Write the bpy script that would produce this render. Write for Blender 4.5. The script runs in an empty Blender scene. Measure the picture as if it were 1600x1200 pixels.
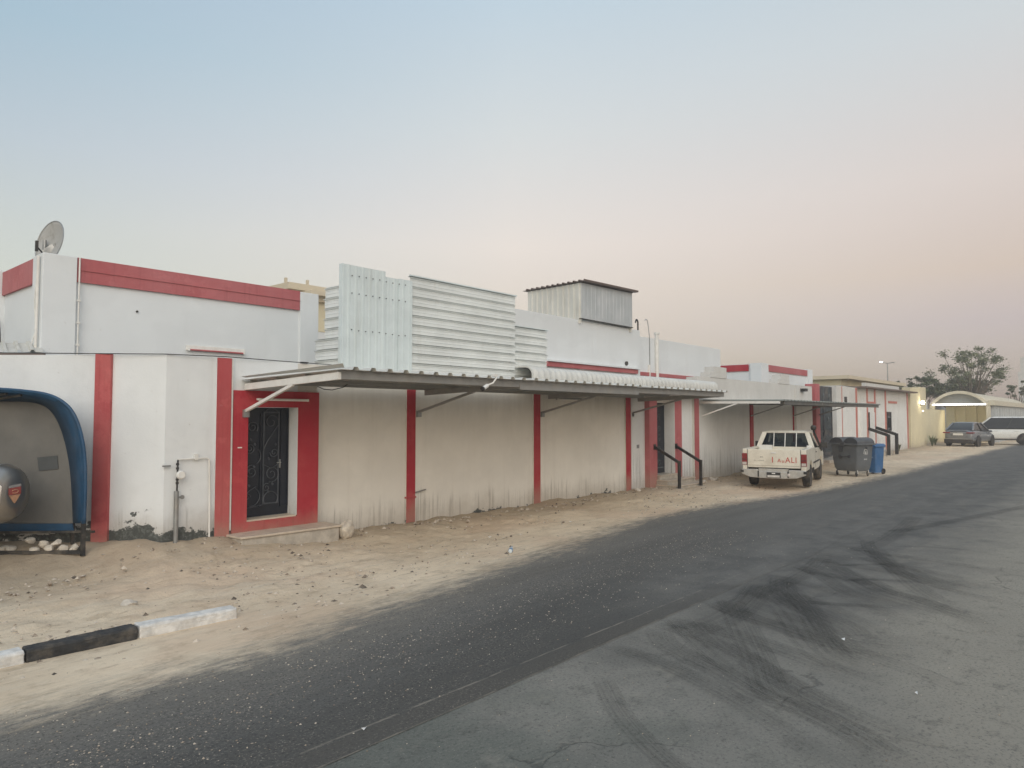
import bpy, bmesh, math, random
from mathutils import Vector, Matrix
random.seed(7)
R = math.radians
SC = bpy.context.scene
COL = SC.collection

# ------------------------------------------------------------------ camera
FH = Vector((0.7561, 0.6545, 0)); RT = Vector((0.6545, -0.7561, 0))
cam_d = bpy.data.cameras.new('camera'); cam = bpy.data.objects.new('camera', cam_d); COL.objects.link(cam)
cam.location = (0, 0, 2.1)
cam.rotation_euler = (R(90 + 2.581), 0, R(40.881 - 90))
cam_d.sensor_width = 36; cam_d.lens = 36 * 1109 / 1600
cam_d.clip_start = 0.1; cam_d.clip_end = 3000
SC.camera = cam

# ------------------------------------------------------------------ world: dusk sky
SUN_EL, SUN_AZ = 28.0, (-0.70, -0.71)       # sunset glow behind the camera, a little to its left
world = bpy.data.worlds.new('World'); SC.world = world; world.use_nodes = True
nt = world.node_tree; nt.nodes.clear()
def wn(t, **k):
    n = nt.nodes.new(t)
    for a, v in k.items(): setattr(n, a, v)
    return n
def s2l(c): return tuple(((x/255/12.92) if x/255 <= .04045 else ((x/255+.055)/1.055)**2.4) for x in c) + (1,)
tc = wn('ShaderNodeTexCoord'); sep = wn('ShaderNodeSeparateXYZ'); nt.links.new(tc.outputs['Generated'], sep.inputs[0])
asn = wn('ShaderNodeMath', operation='ARCSINE'); nt.links.new(sep.outputs['Z'], asn.inputs[0])
mul = wn('ShaderNodeMath', operation='MULTIPLY'); mul.inputs[1].default_value = 180/math.pi/60; nt.links.new(asn.outputs[0], mul.inputs[0])
def skyramp(stops):                                             # (elevation in degrees, linear colour)
    r = wn('ShaderNodeValToRGB'); e = r.color_ramp.elements
    while len(e) < len(stops): e.new(0.5)
    for i, (p, c) in enumerate(stops): e[i].position = p/60; e[i].color = c + (1,)
    nt.links.new(mul.outputs[0], r.inputs[0]); return r
rl = skyramp([(0,(.29,.25,.16)),(8,(.34,.29,.175)),(12.7,(.335,.305,.215)),(18.2,(.295,.305,.275)),(25.6,(.22,.29,.305)),(34,(.20,.265,.32)),(60,(.27,.31,.36))])
rm = skyramp([(0,(.24,.13,.07)),(7,(.38,.24,.11)),(13.5,(.495,.375,.245)),(22.1,(.42,.40,.33)),(30.8,(.34,.39,.39)),(60,(.28,.33,.38))])
rr = skyramp([(0,(.20,.12,.10)),(6.4,(.27,.155,.12)),(10,(.37,.225,.105)),(16.3,(.44,.335,.235)),(25.7,(.40,.395,.35)),(34,(.34,.385,.385)),(60,(.29,.34,.38))])
dot = wn('ShaderNodeVectorMath', operation='DOT_PRODUCT'); nt.links.new(tc.outputs['Generated'], dot.inputs[0]); dot.inputs[1].default_value = RT
prev = rl
for lo_, hi_, nxt in ((-.56, .0, rm), (.0, .56, rr)):
    mr = wn('ShaderNodeMapRange'); mr.inputs['From Min'].default_value = lo_; mr.inputs['From Max'].default_value = hi_
    nt.links.new(dot.outputs['Value'], mr.inputs['Value'])
    mx = wn('ShaderNodeMix', data_type='RGBA'); nt.links.new(mr.outputs[0], mx.inputs[0])
    nt.links.new(prev.outputs[0 if prev is rl else 2], mx.inputs[6]); nt.links.new(nxt.outputs[0], mx.inputs[7]); prev = mx
sky = wn('ShaderNodeTexSky', sky_type='NISHITA'); sky.sun_disc = False; sky.sun_elevation = R(SUN_EL)
sky.sun_rotation = math.atan2(SUN_AZ[0], SUN_AZ[1]); sky.dust_density = 2.0
bg1 = wn('ShaderNodeBackground'); bg1.inputs[1].default_value = 1.0; nt.links.new(mx.outputs[2], bg1.inputs[0])
bg2 = wn('ShaderNodeBackground'); bg2.inputs[1].default_value = 0.05; nt.links.new(sky.outputs[0], bg2.inputs[0])
add = wn('ShaderNodeAddShader'); out = wn('ShaderNodeOutputWorld')
nt.links.new(bg1.outputs[0], add.inputs[0]); nt.links.new(bg2.outputs[0], add.inputs[1]); nt.links.new(add.outputs[0], out.inputs[0])

# ------------------------------------------------------------------ sun (soft, low, warm)
sd = bpy.data.lights.new('sun', 'SUN'); sd.energy = 0.78; sd.angle = R(60); sd.color = (1, .97, .91)
so = bpy.data.objects.new('sun', sd); COL.objects.link(so)
sv = Vector((SUN_AZ[0]*math.cos(R(SUN_EL)), SUN_AZ[1]*math.cos(R(SUN_EL)), math.sin(R(SUN_EL))))
so.rotation_euler = (-sv).to_track_quat('-Z', 'Y').to_euler()
vs = SC.view_settings
vs.view_transform = 'Standard'; vs.look = 'None'; vs.exposure = 0.46; vs.gamma = 1; vs.use_curve_mapping = False
SC.cycles.max_bounces = 6; SC.cycles.transparent_max_bounces = 48; SC.cycles.use_denoising = True

# ================================================================== helpers
def tag(o, label=None, cat=None, group=None, kind=None):
    if label: o['label'] = label
    if cat: o['category'] = cat
    if group: o['group'] = group
    if kind: o['kind'] = kind
    return o
def thing(name, label, cat, loc=(0,0,0), rz=0, group=None):
    o = bpy.data.objects.new(name, None); COL.objects.link(o)
    o.location = loc; o.rotation_euler = (0, 0, rz); o.empty_display_size = .2
    return tag(o, label, cat, group)
def root_loc(p):
    v = Vector((0,0,0))
    while p is not None: v += p.location; p = p.parent
    return v
class MB:
    """collects shapes, links them as ONE mesh object"""
    def __init__(s): s.v = []; s.f = []
    def add(s, vs_, fs):
        b = len(s.v); s.v += [tuple(v) for v in vs_]; s.f += [tuple(i+b for i in f) for f in fs]; return s
    def box(s, x0, x1, y0, y1, z0, z1, M=None):
        p = [Vector(q) for q in ((x0,y0,z0),(x1,y0,z0),(x1,y1,z0),(x0,y1,z0),(x0,y0,z1),(x1,y0,z1),(x1,y1,z1),(x0,y1,z1))]
        if M is not None: p = [M @ q for q in p]
        return s.add(p, [(0,3,2,1),(4,5,6,7),(0,1,5,4),(1,2,6,5),(2,3,7,6),(3,0,4,7)])
    def bar(s, p0, p1, w, h=None, upv=(0,0,1)):
        """rectangular bar between two points"""
        h = h or w; p0 = Vector(p0); p1 = Vector(p1); d = (p1-p0); L = d.length; d.normalize()
        u = Vector(upv)
        if abs(d.dot(u)) > .98: u = Vector((1,0,0))
        a = d.cross(u).normalized(); b = a.cross(d).normalized()
        M = Matrix((( d.x,a.x,b.x,p0.x),(d.y,a.y,b.y,p0.y),(d.z,a.z,b.z,p0.z),(0,0,0,1)))
        return s.box(0, L, -w/2, w/2, -h/2, h/2, M)
    def tube(s, pts, r, n=8, caps=True):
        pts = [Vector(p) for p in pts]; rings = []; base = len(s.v)
        rs = r if isinstance(r, (list, tuple)) else [r]*len(pts)
        prev = None
        for i, p in enumerate(pts):
            d = (pts[min(i+1, len(pts)-1)] - pts[max(i-1, 0)]).normalized()
            if prev is None:
                u = Vector((0,0,1)) if abs(d.z) < .9 else Vector((1,0,0)); a = d.cross(u).normalized()
            else:
                a = (prev - d*prev.dot(d)).normalized()
            prev = a; b = d.cross(a)
            for k in range(n):
                t = 2*math.pi*k/n; s.v.append(tuple(p + (a*math.cos(t) + b*math.sin(t))*rs[i]))
        for i in range(len(pts)-1):
            for k in range(n):
                a0 = base+i*n+k; a1 = base+i*n+(k+1)%n
                s.f.append((a0, a1, a1+n, a0+n))
        if caps:
            s.f.append(tuple(base+k for k in reversed(range(n)))); e = base+(len(pts)-1)*n; s.f.append(tuple(e+k for k in range(n)))
        return s
    def prism(s, pts, a0, a1, fn):
        """outline pts (p,q) extruded a0..a1; fn(p,q,a)->xyz"""
        n = len(pts)
        v = [fn(p,q,a0) for p,q in pts] + [fn(p,q,a1) for p,q in pts]
        f = [tuple(reversed(range(n))), tuple(range(n, 2*n))] + [(i,(i+1)%n,(i+1)%n+n,i+n) for i in range(n)]
        return s.add(v, f)
    def sweep(s, profile, p0, p1, fn, closed=False):
        """open profile (a,b) swept p0..p1, fn(a,b,p)"""
        n = len(profile)
        v = [fn(a,b,p0) for a,b in profile] + [fn(a,b,p1) for a,b in profile]
        m = n if closed else n-1
        return s.add(v, [(i,(i+1)%n,(i+1)%n+n,i+n) for i in range(m)])
    def loft(s, rings, cap=True):
        n = len(rings[0]); v = [p for r in rings for p in r]; f = []
        for j in range(len(rings)-1):
            for i in range(n): f.append((j*n+i, j*n+(i+1)%n, (j+1)*n+(i+1)%n, (j+1)*n+i))
        if cap: f.append(tuple(reversed(range(n)))); f.append(tuple((len(rings)-1)*n+i for i in range(n)))
        return s.add(v, f)
    def lathe(s, prof, c, axis, n=24):
        """prof list of (r, t) along axis from c"""
        axis = Vector(axis).normalized(); c = Vector(c)
        u = Vector((0,0,1)) if abs(axis.z) < .9 else Vector((1,0,0)); a = axis.cross(u).normalized(); b = axis.cross(a)
        rings = [[c + axis*t + (a*math.cos(2*math.pi*k/n) + b*math.sin(2*math.pi*k/n))*max(r, 1e-4) for k in range(n)] for r, t in prof]
        return s.loft(rings)
    def build(s, name, mat, parent=None, smooth=False, bevel=0, seg=2, local=False, solid=0, shift=None, sub=0):
        me = bpy.data.meshes.new(name)
        off = Vector((0,0,0)) if (local or parent is None) else root_loc(parent)
        me.from_pydata([tuple(Vector(v)-off) for v in s.v], [], s.f); me.update()
        bm = bmesh.new(); bm.from_mesh(me); bmesh.ops.recalc_face_normals(bm, faces=bm.faces); bm.to_mesh(me); bm.free()
        if mat: me.materials.append(mat)
        o = bpy.data.objects.new(name, me); COL.objects.link(o); o.parent = parent
        if solid:
            m = o.modifiers.new('solid', 'SOLIDIFY'); m.thickness = solid; m.offset = 0
        if bevel:
            m = o.modifiers.new('bevel', 'BEVEL'); m.width = bevel; m.segments = seg; m.limit_method = 'ANGLE'; m.angle_limit = R(35)
        if sub:
            m = o.modifiers.new('sub', 'SUBSURF'); m.levels = sub; m.render_levels = sub
        if smooth:
            for p in me.polygons: p.use_smooth = True
            if smooth != 'all':
                try: me.set_sharp_from_angle(angle=R(40))
                except Exception: pass
        return o
def obj_copy(o, parent=None, name=None):
    c = o.copy(); COL.objects.link(c); c.parent = parent if parent else o.parent
    return c

# ------------------------------------------------------------------ materials
class NT:
    def __init__(s, name):
        s.m = bpy.data.materials.new(name); s.m.use_nodes = True; s.t = s.m.node_tree
        s.b = s.t.nodes['Principled BSDF']; s.out = s.t.nodes['Material Output']
        s._pos = None
    def n(s, t, **k):
        x = s.t.nodes.new(t)
        for a, v in k.items(): setattr(x, a, v)
        return x
    def l(s, a, b): s.t.links.new(a, b)
    def pos(s):
        if s._pos is None: s._pos = s.n('ShaderNodeNewGeometry').outputs['Position']
        return s._pos
    def objpos(s): return s.n('ShaderNodeTexCoord').outputs['Object']
    def xyz(s, vec=None):
        x = s.n('ShaderNodeSeparateXYZ'); s.l(vec or s.pos(), x.inputs[0]); return x.outputs
    def noise(s, scale, detail=4, rough=.6, vec=None, stretch=None, dist=0):
        v = vec or s.pos()
        if stretch:
            m = s.n('ShaderNodeVectorMath', operation='MULTIPLY'); s.l(v, m.inputs[0]); m.inputs[1].default_value = stretch; v = m.outputs[0]
        x = s.n('ShaderNodeTexNoise'); x.inputs['Scale'].default_value = scale; x.inputs['Detail'].default_value = detail
        x.inputs['Roughness'].default_value = rough; x.inputs['Distortion'].default_value = dist; s.l(v, x.inputs['Vector'])
        return x.outputs['Fac']
    def math(s, op, a, b=None, clamp=False):
        x = s.n('ShaderNodeMath', operation=op); x.use_clamp = clamp
        for i, q in enumerate((a, b)):
            if q is None: continue
            if isinstance(q, (int, float)): x.inputs[i].default_value = q
            else: s.l(q, x.inputs[i])
        return x.outputs[0]
    def mr(s, v, a, b, c=0, d=1, smooth=True):
        x = s.n('ShaderNodeMapRange'); x.interpolation_type = 'SMOOTHSTEP' if smooth else 'LINEAR'
        for k, q in zip(('From Min','From Max','To Min','To Max'), (a,b,c,d)): x.inputs[k].default_value = q
        s.l(v, x.inputs['Value']); return x.outputs[0]
    def mix(s, f, a, b, blend='MIX'):
        x = s.n('ShaderNodeMix', data_type='RGBA', blend_type=blend)
        for i, q in ((0,f),(6,a),(7,b)):
            if isinstance(q, (int,float)): x.inputs[i].default_value = q
            elif isinstance(q, (tuple,list)): x.inputs[i].default_value = tuple(q)[:3] + (1,)
            else: s.l(q, x.inputs[i])
        return x.outputs[2]
    def ramp(s, v, stops):
        x = s.n('ShaderNodeValToRGB'); e = x.color_ramp.elements
        while len(e) < len(stops): e.new(.5)
        for i, (p, c) in enumerate(stops):
            e[i].position = p; e[i].color = (c,c,c,1) if isinstance(c, (int,float)) else tuple(c)[:3]+(1,)
        s.l(v, x.inputs[0]); return x.outputs[0]
    def bump(s, h, strength=.3, dist=.02):
        x = s.n('ShaderNodeBump'); x.inputs['Strength'].default_value = strength; x.inputs['Distance'].default_value = dist
        s.l(h, x.inputs['Height']); s.l(x.outputs[0], s.b.inputs['Normal'])
    def col(s, c):
        if isinstance(c, (tuple,list)): s.b.inputs['Base Color'].default_value = tuple(c)[:3]+(1,)
        else: s.l(c, s.b.inputs['Base Color'])
    def rough(s, r):
        if isinstance(r, (int,float)): s.b.inputs['Roughness'].default_value = r
        else: s.l(r, s.b.inputs['Roughness'])
        return s
def sc(c, k): return tuple(x*k for x in c)
def simple(name, c, rough=.6, metal=0, var=.12, scale=6, bump=0, spec=.5, dust=0, dustc=(.42,.35,.26)):
    t = NT(name); n = t.noise(scale, 5, .65)
    cc = t.mix(t.mr(n, .3, .7), sc(c, 1-var), sc(c, 1+var*.6))
    if dust:
        cc = t.mix(t.math('MULTIPLY', t.mr(t.noise(scale*.6, 5, .7), .4, .75), dust), cc, dustc)
    t.col(cc); t.rough(rough); t.b.inputs['Metallic'].default_value = metal; t.b.inputs['Specular IOR Level'].default_value = spec
    if bump: t.bump(t.noise(scale*8, 4, .6), bump, .005)
    return t.m
def plaster(name, c, dirt=(.34,.29,.23), mott=.10, streak=.5, streak_h=.9, base_h=.25, base_amt=.8, stain=.3, zref=0.1, top=.25, ztop=3.0, damp=(.075,.08,.075), damp_amt=1.0, bias=0.0, xbias=0.0):
    """painted render: mottling, thin vertical run-off streaks, damp cement showing at the foot"""
    t = NT(name); z = t.xyz()[2]
    base = t.mix(t.mr(t.noise(.9, 5, .6), .3, .72), sc(c, 1-mott), c)
    base = t.mix(t.math('MULTIPLY', t.mr(t.noise(3.2, 6, .7), .5, .8), .35*stain/.3), base, sc(c, .8))
    st = t.noise(1.0, 5, .75, stretch=(15, 15, .35))
    hgt = t.mr(t.math('ADD', z, t.math('MULTIPLY', t.math('SUBTRACT', t.noise(1.3, 4, .7, stretch=(3,3,.3)), .5), 1.1)), zref+streak_h, zref+streak_h*.35)
    s1 = t.math('MULTIPLY', t.math('MULTIPLY', t.mr(st, .52, .60), hgt), streak)
    base = t.mix(s1, base, sc(dirt, .30))
    st2 = t.noise(1.0, 4, .7, stretch=(5, 5, .12))
    base = t.mix(t.math('MULTIPLY', t.mr(st2, .5, .75), .28*streak), base, dirt)
    tp = t.math('MULTIPLY', t.mr(t.math('ADD', z, t.math('MULTIPLY', t.noise(1.0, 4, .7, stretch=(4,4,.4)), .8)), ztop-.1, ztop+.7), top)
    base = t.mix(tp, base, dirt)
    base = t.mix(t.math('MULTIPLY', t.mr(t.noise(.55, 3, .5, stretch=(1,1,1.6)), .50, .53), .10), base, sc(c, .72))
    base = t.mix(t.math('MULTIPLY', t.mr(t.noise(17, 3, .8), .69, .75), .5), base, sc(dirt, .7))
    # splash soil near the ground
    sp = t.mr(t.math('ADD', z, t.math('MULTIPLY', t.noise(1.6, 5, .7), -.55)), zref+.25, zref-.3)
    base = t.mix(t.math('MULTIPLY', sp, .5), base, dirt)
    # bare damp cement patches
    pn = t.math('ADD', t.math('ADD', t.math('MULTIPLY', t.noise(3.2, 8, .72, stretch=(1,1,1.5)), 1.7), -.35+bias), t.math('MULTIPLY', t.mr(z, zref, zref+base_h, 0, 1, False), -.62))
    if xbias: pn = t.math('ADD', pn, t.math('MULTIPLY', t.mr(t.xyz()[0], 5.0, 4.6), xbias))
    pn = t.math('ADD', pn, t.math('MULTIPLY', t.math('SUBTRACT', t.noise(.62, 2), .5), .9))
    pm = t.math('MULTIPLY', t.mr(pn, .50, .545), damp_amt*base_amt)
    dc = t.mix(t.mr(t.noise(22, 5, .75), .45, .7), damp, sc(damp, 2.3))
    base = t.mix(pm, base, dc)
    t.col(base); t.rough(.85); t.b.inputs['Specular IOR Level'].default_value = .25
    h = t.math('ADD', t.math('MULTIPLY', t.noise(38, 5, .6), .5), t.math('ADD', t.noise(4, 3), t.math('MULTIPLY', pm, -.25)))
    t.bump(h, .35, .012)
    return t.m
def metal_sheet(name, c, rough=.42, metal=0.0, dirt=.35, dirtc=(.36,.32,.24)):
    t = NT(name)
    a = t.mix(t.mr(t.noise(1.3, 5, .6), .3, .7), sc(c,.9), sc(c,1.05))
    a = t.mix(t.math('MULTIPLY', t.mr(t.noise(1, 5, .75, stretch=(6,6,.5)), .52, .75), dirt), a, dirtc)
    a = t.mix(t.math('MULTIPLY', t.mr(t.noise(60, 2), .68, .74), .35), a, (.2,.17,.13))
    t.col(a); t.rough(t.mr(t.noise(5, 4), .3, .7, rough-.08, rough+.15)); t.b.inputs['Metallic'].default_value = metal
    t.bump(t.noise(3, 4), .12, .02)
    return t.m

WHITE_WALL = plaster('white_plaster', (.765,.785,.785), streak=.3, streak_h=.4, base_h=.30, base_amt=1, zref=.35, top=.1, ztop=3.2, bias=.02, xbias=.28)
BEIGE_WALL = plaster('weathered_bounce_plaster', (.81,.785,.72), streak=.38, streak_h=.6, base_h=.36, base_amt=1, zref=0.0, stain=.25, top=.35, ztop=2.5, bias=-.03)  # beige holds dirt and the warm ground bounce beneath the canopy
HOUSE_WALL = plaster('house_plaster', (.755,.785,.795), streak=.22, streak_h=.2, base_amt=0, zref=-3, mott=.05, stain=.15, top=.12, ztop=4.6)
FAR_WALL = plaster('far_plaster', (.765,.77,.75), streak=.5, streak_h=1.2, base_h=.15, base_amt=.6, zref=0, stain=.4, top=.3, ztop=2.8)
YELLOW = plaster('yellow_plaster', (.74,.67,.47), streak=.35, base_amt=0, zref=0, top=.15, ztop=3.6)
CREAM = plaster('cream_plaster', (.66,.58,.44), streak=.3, base_amt=0, zref=0, top=.1, ztop=8)
def redpaint(name, c, fade):
    t = NT(name)
    a = t.mix(t.mr(t.noise(1.1, 5, .65), .32, .7), c, fade)
    a = t.mix(t.math('MULTIPLY', t.mr(t.noise(1, 5, .7, stretch=(14,14,.5)), .5, .75), .4), a, sc(c,.55))
    a = t.mix(t.math('MULTIPLY', t.mr(t.noise(9, 6, .75), .62, .72), .35), a, (.5,.36,.32))
    a = t.mix(t.math('MULTIPLY', t.mr(t.math('ADD', t.xyz()[2], t.math('MULTIPLY', t.noise(2,5,.7), -.6)), .35, -.15), .55), a, (.36,.27,.2))
    a = t.mix(t.math('MULTIPLY', t.mr(t.noise(2.4, 5, .7), .55, .62), .3), a, sc(fade, 1.25))
    t.col(a); t.rough(.6); t.b.inputs['Specular IOR Level'].default_value = .3
    t.bump(t.math('ADD', t.noise(30, 4), t.noise(3, 3)), .3, .01); return t.m
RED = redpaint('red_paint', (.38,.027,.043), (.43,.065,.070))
RED_MID = redpaint('sunlit_faded_red_paint', (.42,.075,.080), (.47,.12,.115))  # faded red, with sunlit brightness put into the colour of the uncovered pilasters
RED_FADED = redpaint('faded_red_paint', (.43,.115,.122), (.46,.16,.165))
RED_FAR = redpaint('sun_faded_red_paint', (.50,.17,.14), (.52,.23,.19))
SHEET = metal_sheet('roof_sheet', (.62,.62,.585), .45)
SHEET_OLD = metal_sheet('old_roof_sheet', (.27,.285,.26), .55)
SHEET_BLUE = metal_sheet('pale_blue_sheet', (.64,.71,.71), .4, dirt=.25)
SHEET_GREY = metal_sheet('pale_grey_sheet', (.72,.75,.735), .42, dirt=.2)
SHEET_SHED = metal_sheet('shed_sheet', (.60,.585,.53), .5, dirt=.75, dirtc=(.33,.28,.21))
SHEET_RUST = metal_sheet('rusty_sheet', (.16,.125,.11), .7, dirt=.6, dirtc=(.13,.07,.045))
STEEL_WHITE = simple('white_steel', (.78,.77,.73), .45, var=.06, dust=.25)
STEEL_GREY = simple('grey_steel', (.27,.27,.26), .45, var=.1, dust=.2)
STEEL_DARK = simple('dark_steel', (.10,.105,.10), .5, var=.15, dust=.2)
PIPE_WHITE = simple('white_pipe', (.75,.74,.70), .5, var=.08, dust=.2)
BLACK_RAIL = simple('black_rail', (.016,.017,.018), .45, var=.2, dust=.12, scale=9)
BLACK_PL = simple('black_plastic', (.02,.02,.021), .55, dust=.15)
DOOR_BLACK = simple('door_black', (.007,.011,.020), .38, var=.15, dust=.06, dustc=(.2,.2,.2))
DOOR_SCROLL = simple('door_scroll', (.060,.068,.080), .34, var=.3)
GATE_MAT = simple('gate_steel', (.020,.030,.042), .5, var=.2, dust=.25)
GATE_LIGHT = simple('gate_ornament', (.11,.13,.14), .5, var=.3)
CONCRETE = simple('concrete', (.46,.42,.36), .9, var=.25, scale=5, bump=.4, dust=.4)
TILE = simple('stair_tile', (.58,.50,.40), .55, var=.12, scale=8, dust=.4)
RUBBER = simple('rubber', (.018,.018,.019), .85, var=.2, dust=.3)
GALV = simple('galvanised', (.34,.35,.35), .4, .6, var=.2, dust=.3)
STEEL_TANK = simple('tank_steel', (.40,.385,.36), .33, .85, var=.12, scale=3, dust=.25)
TRUNK = simple('bark', (.17,.14,.11), .9, var=.3, scale=3)
STONE = simple('stone', (.52,.47,.40), .9, var=.25, scale=7, bump=.6)

def emis(name, c, s):
    t = NT(name); t.b.inputs['Emission Color'].default_value = tuple(c)+(1,); t.b.inputs['Emission Strength'].default_value = s; t.col(c); return t.m
def glass(name, tint, mixf=0, ior=1.28):
    t = NT(name); t.t.nodes.remove(t.b)
    tr = t.n('ShaderNodeBsdfTransparent'); tr.inputs[0].default_value = tint + (1,)
    g = t.n('ShaderNodeBsdfGlossy'); g.inputs['Roughness'].default_value = .04; g.inputs[0].default_value = (.9,.95,1,1)
    f = t.n('ShaderNodeFresnel'); f.inputs[0].default_value = ior
    m = t.n('ShaderNodeMixShader'); t.l(t.math('ADD', f.outputs[0], mixf*.1), m.inputs[0]); t.l(tr.outputs[0], m.inputs[1]); t.l(g.outputs[0], m.inputs[2]); t.l(m.outputs[0], t.out.inputs[0])
    return t.m
GLASS = glass('car_glass', (.56,.59,.58))
GLASS_DARK = glass('tinted_glass', (.10,.115,.125))

# ---- sand colour network shared by verge and road so that they meet without a seam
def sand_net(t):
    p = t.pos()
    c = t.mix(t.mr(t.noise(.55, 6, .62), .32, .7), (.60,.485,.35), (.77,.645,.48))
    c = t.mix(t.math('MULTIPLY', t.mr(t.noise(2.6, 6, .72), .49, .68), .55), c, (.40,.315,.22))
    c = t.mix(t.math('MULTIPLY', t.mr(t.noise(1.6, 6, .75, stretch=(.35,2.4,1)), .50, .66), .65), c, (.64,.555,.43))
    c = t.mix(t.math('MULTIPLY', t.mr(t.noise(24, 4, .7), .58, .72), .4), c, (.30,.23,.16))
    c = t.mix(t.math('MULTIPLY', t.mr(t.noise(55, 2), .66, .72), .5), c, (.62,.55,.45))
    c = t.mix(t.math('MULTIPLY', t.mr(t.noise(5, 6, .75, stretch=(.4,1.8,1)), .52, .66), .5), c, (.36,.28,.195))
    c = t.mix(t.math('MULTIPLY', t.mr(t.noise(7, 6, .75, stretch=(.35,2.2,1)), .54, .66), .5), c, (.80,.68,.53))
    c = t.mix(t.math('MULTIPLY', t.mr(t.noise(.35, 4, .6), .48, .62), .35), c, (.60,.42,.29))
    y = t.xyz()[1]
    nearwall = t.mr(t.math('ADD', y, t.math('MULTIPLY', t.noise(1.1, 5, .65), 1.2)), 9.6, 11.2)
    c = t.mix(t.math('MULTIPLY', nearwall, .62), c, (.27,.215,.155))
    h = t.math('ADD', t.math('MULTIPLY', t.noise(3, 6, .7), .8), t.math('ADD', t.math('MULTIPLY', t.noise(16, 5, .7), .35), t.math('MULTIPLY', t.noise(70, 3, .6), .14)))
    return c, h
EDGE = [(-10,6.1),(0,6.15),(3,6.15),(6,6.55),(9,7.05),(13,7.6),(16.5,7.35),(21,6.72),(30,6.5),(50,6.4),(70,6.3)]
def edge(x):
    if x <= EDGE[0][0]: return EDGE[0][1]
    for (a,b),(c,d) in zip(EDGE, EDGE[1:]):
        if x <= c: return b+(d-b)*(x-a)/(c-a)
    return EDGE[-1][1]
def edge_node(t, x):
    r = t.ramp(t.mr(x, -10, 70, 0, 1, False), [((a+10)/80, (b-6)/2) for a,b in EDGE])
    return t.math('ADD', t.math('MULTIPLY', r, 2), 6)

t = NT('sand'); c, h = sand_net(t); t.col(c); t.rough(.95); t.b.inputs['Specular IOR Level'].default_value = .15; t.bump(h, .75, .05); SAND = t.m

def wear_tone(t):
    c = t.mix(t.mr(t.noise(1.5,6,.72), .3, .7), (.105,.104,.098), (.172,.167,.153))
    c = t.mix(t.math('MULTIPLY', t.mr(t.noise(40,4,.8), .50, .66), .5), c, (.06,.06,.058))
    return t.mix(t.math('MULTIPLY', t.mr(t.noise(1.2,5,.72,stretch=(.3,1.8,1)), .5, .7), .4), c, (.21,.195,.165))
# asphalt of the newer lane
t = NT('asphalt'); X, Y, Z = t.xyz(); sc_, sh = sand_net(t)
e = edge_node(t, X)
warp = t.math('ADD', t.math('MULTIPLY', t.math('SUBTRACT', t.noise(.5, 6, .65, stretch=(.45,1.3,1)), .5), 1.1), t.math('MULTIPLY', t.math('SUBTRACT', t.noise(7, 6, .78, stretch=(.4,1.3,1)), .5), 1.5))
d = t.math('ADD', t.math('SUBTRACT', e, Y), warp)            # metres inside the lane
a = t.ramp(t.mr(d, 0, 3, 0, 1, False), [(0,(.27,.24,.195)),(.12,(.21,.195,.168)),(.38,(.140,.135,.124)),(.64,(.092,.090,.084)),(1,(.086,.084,.078))])
farl = t.mr(X, 6, 18)  # lane coloured paler farther along, in place of grazing sheen
a = t.mix(farl, a, t.mix(t.mr(t.noise(.7, 5, .65, stretch=(.25,1.5,1)), .3, .7), (.128,.126,.117), (.172,.167,.153)))
a = t.mix(t.math('MULTIPLY', t.mr(t.noise(.8, 5, .7, stretch=(.15,2.4,1)), .45, .7), .45), a, (.10,.093,.082))
a = t.mix(t.math('MULTIPLY', t.mr(t.noise(40, 4, .8), .50, .66), .75), a, (.042,.042,.041))
grit = t.mr(t.noise(50, 4, .75), .54, .66)
gm = t.math('MULTIPLY', grit, t.mr(t.noise(.9, 4, .7, stretch=(.25,1.8,1)), .36, .62))
a = t.mix(t.math('MULTIPLY', gm, .8), a, (.33,.30,.25))
seam = t.mr(t.math('ADD', Y, t.math('MULTIPLY', t.noise(1.2, 3), .06)), 3.97, 3.93)
a = t.mix(t.math('MULTIPLY', t.mr(t.math('ADD', Y, t.math('MULTIPLY', t.math('SUBTRACT', t.noise(1.1,5,.7), .5), 1.0)), 5.6, 4.2), t.mr(X, 5.5, 9)), a, wear_tone(t))
sfade = t.mr(X, 11, 5.5)
a = t.mix(t.math('MULTIPLY', t.math('MULTIPLY', seam, sfade), .28), a, (.115,.102,.085))
for yy in (3.945, 3.705):
    ln = t.mr(t.math('ABSOLUTE', t.math('SUBTRACT', t.math('ADD', Y, t.math('MULTIPLY', t.noise(2.2, 3), .035)), yy+.017)), .016, .004)
    a = t.mix(t.math('MULTIPLY', t.math('MULTIPLY', ln, t.mr(t.noise(3, 4), .35, .6)), t.math('MULTIPLY', sfade, .5)), a, (.34,.30,.24))
sandm = t.mr(d, .55, -.30)
a = t.mix(sandm, a, sc_)
t.col(a); t.rough(t.mr(sandm, 0, 1, .85, .95)); t.b.inputs['Specular IOR Level'].default_value = .14
hh = t.math('ADD', t.math('MULTIPLY', t.noise(120, 3, .7), .12), t.math('MULTIPLY', sh, .25)); t.bump(hh, .55, .02); ASPHALT = t.m

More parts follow.
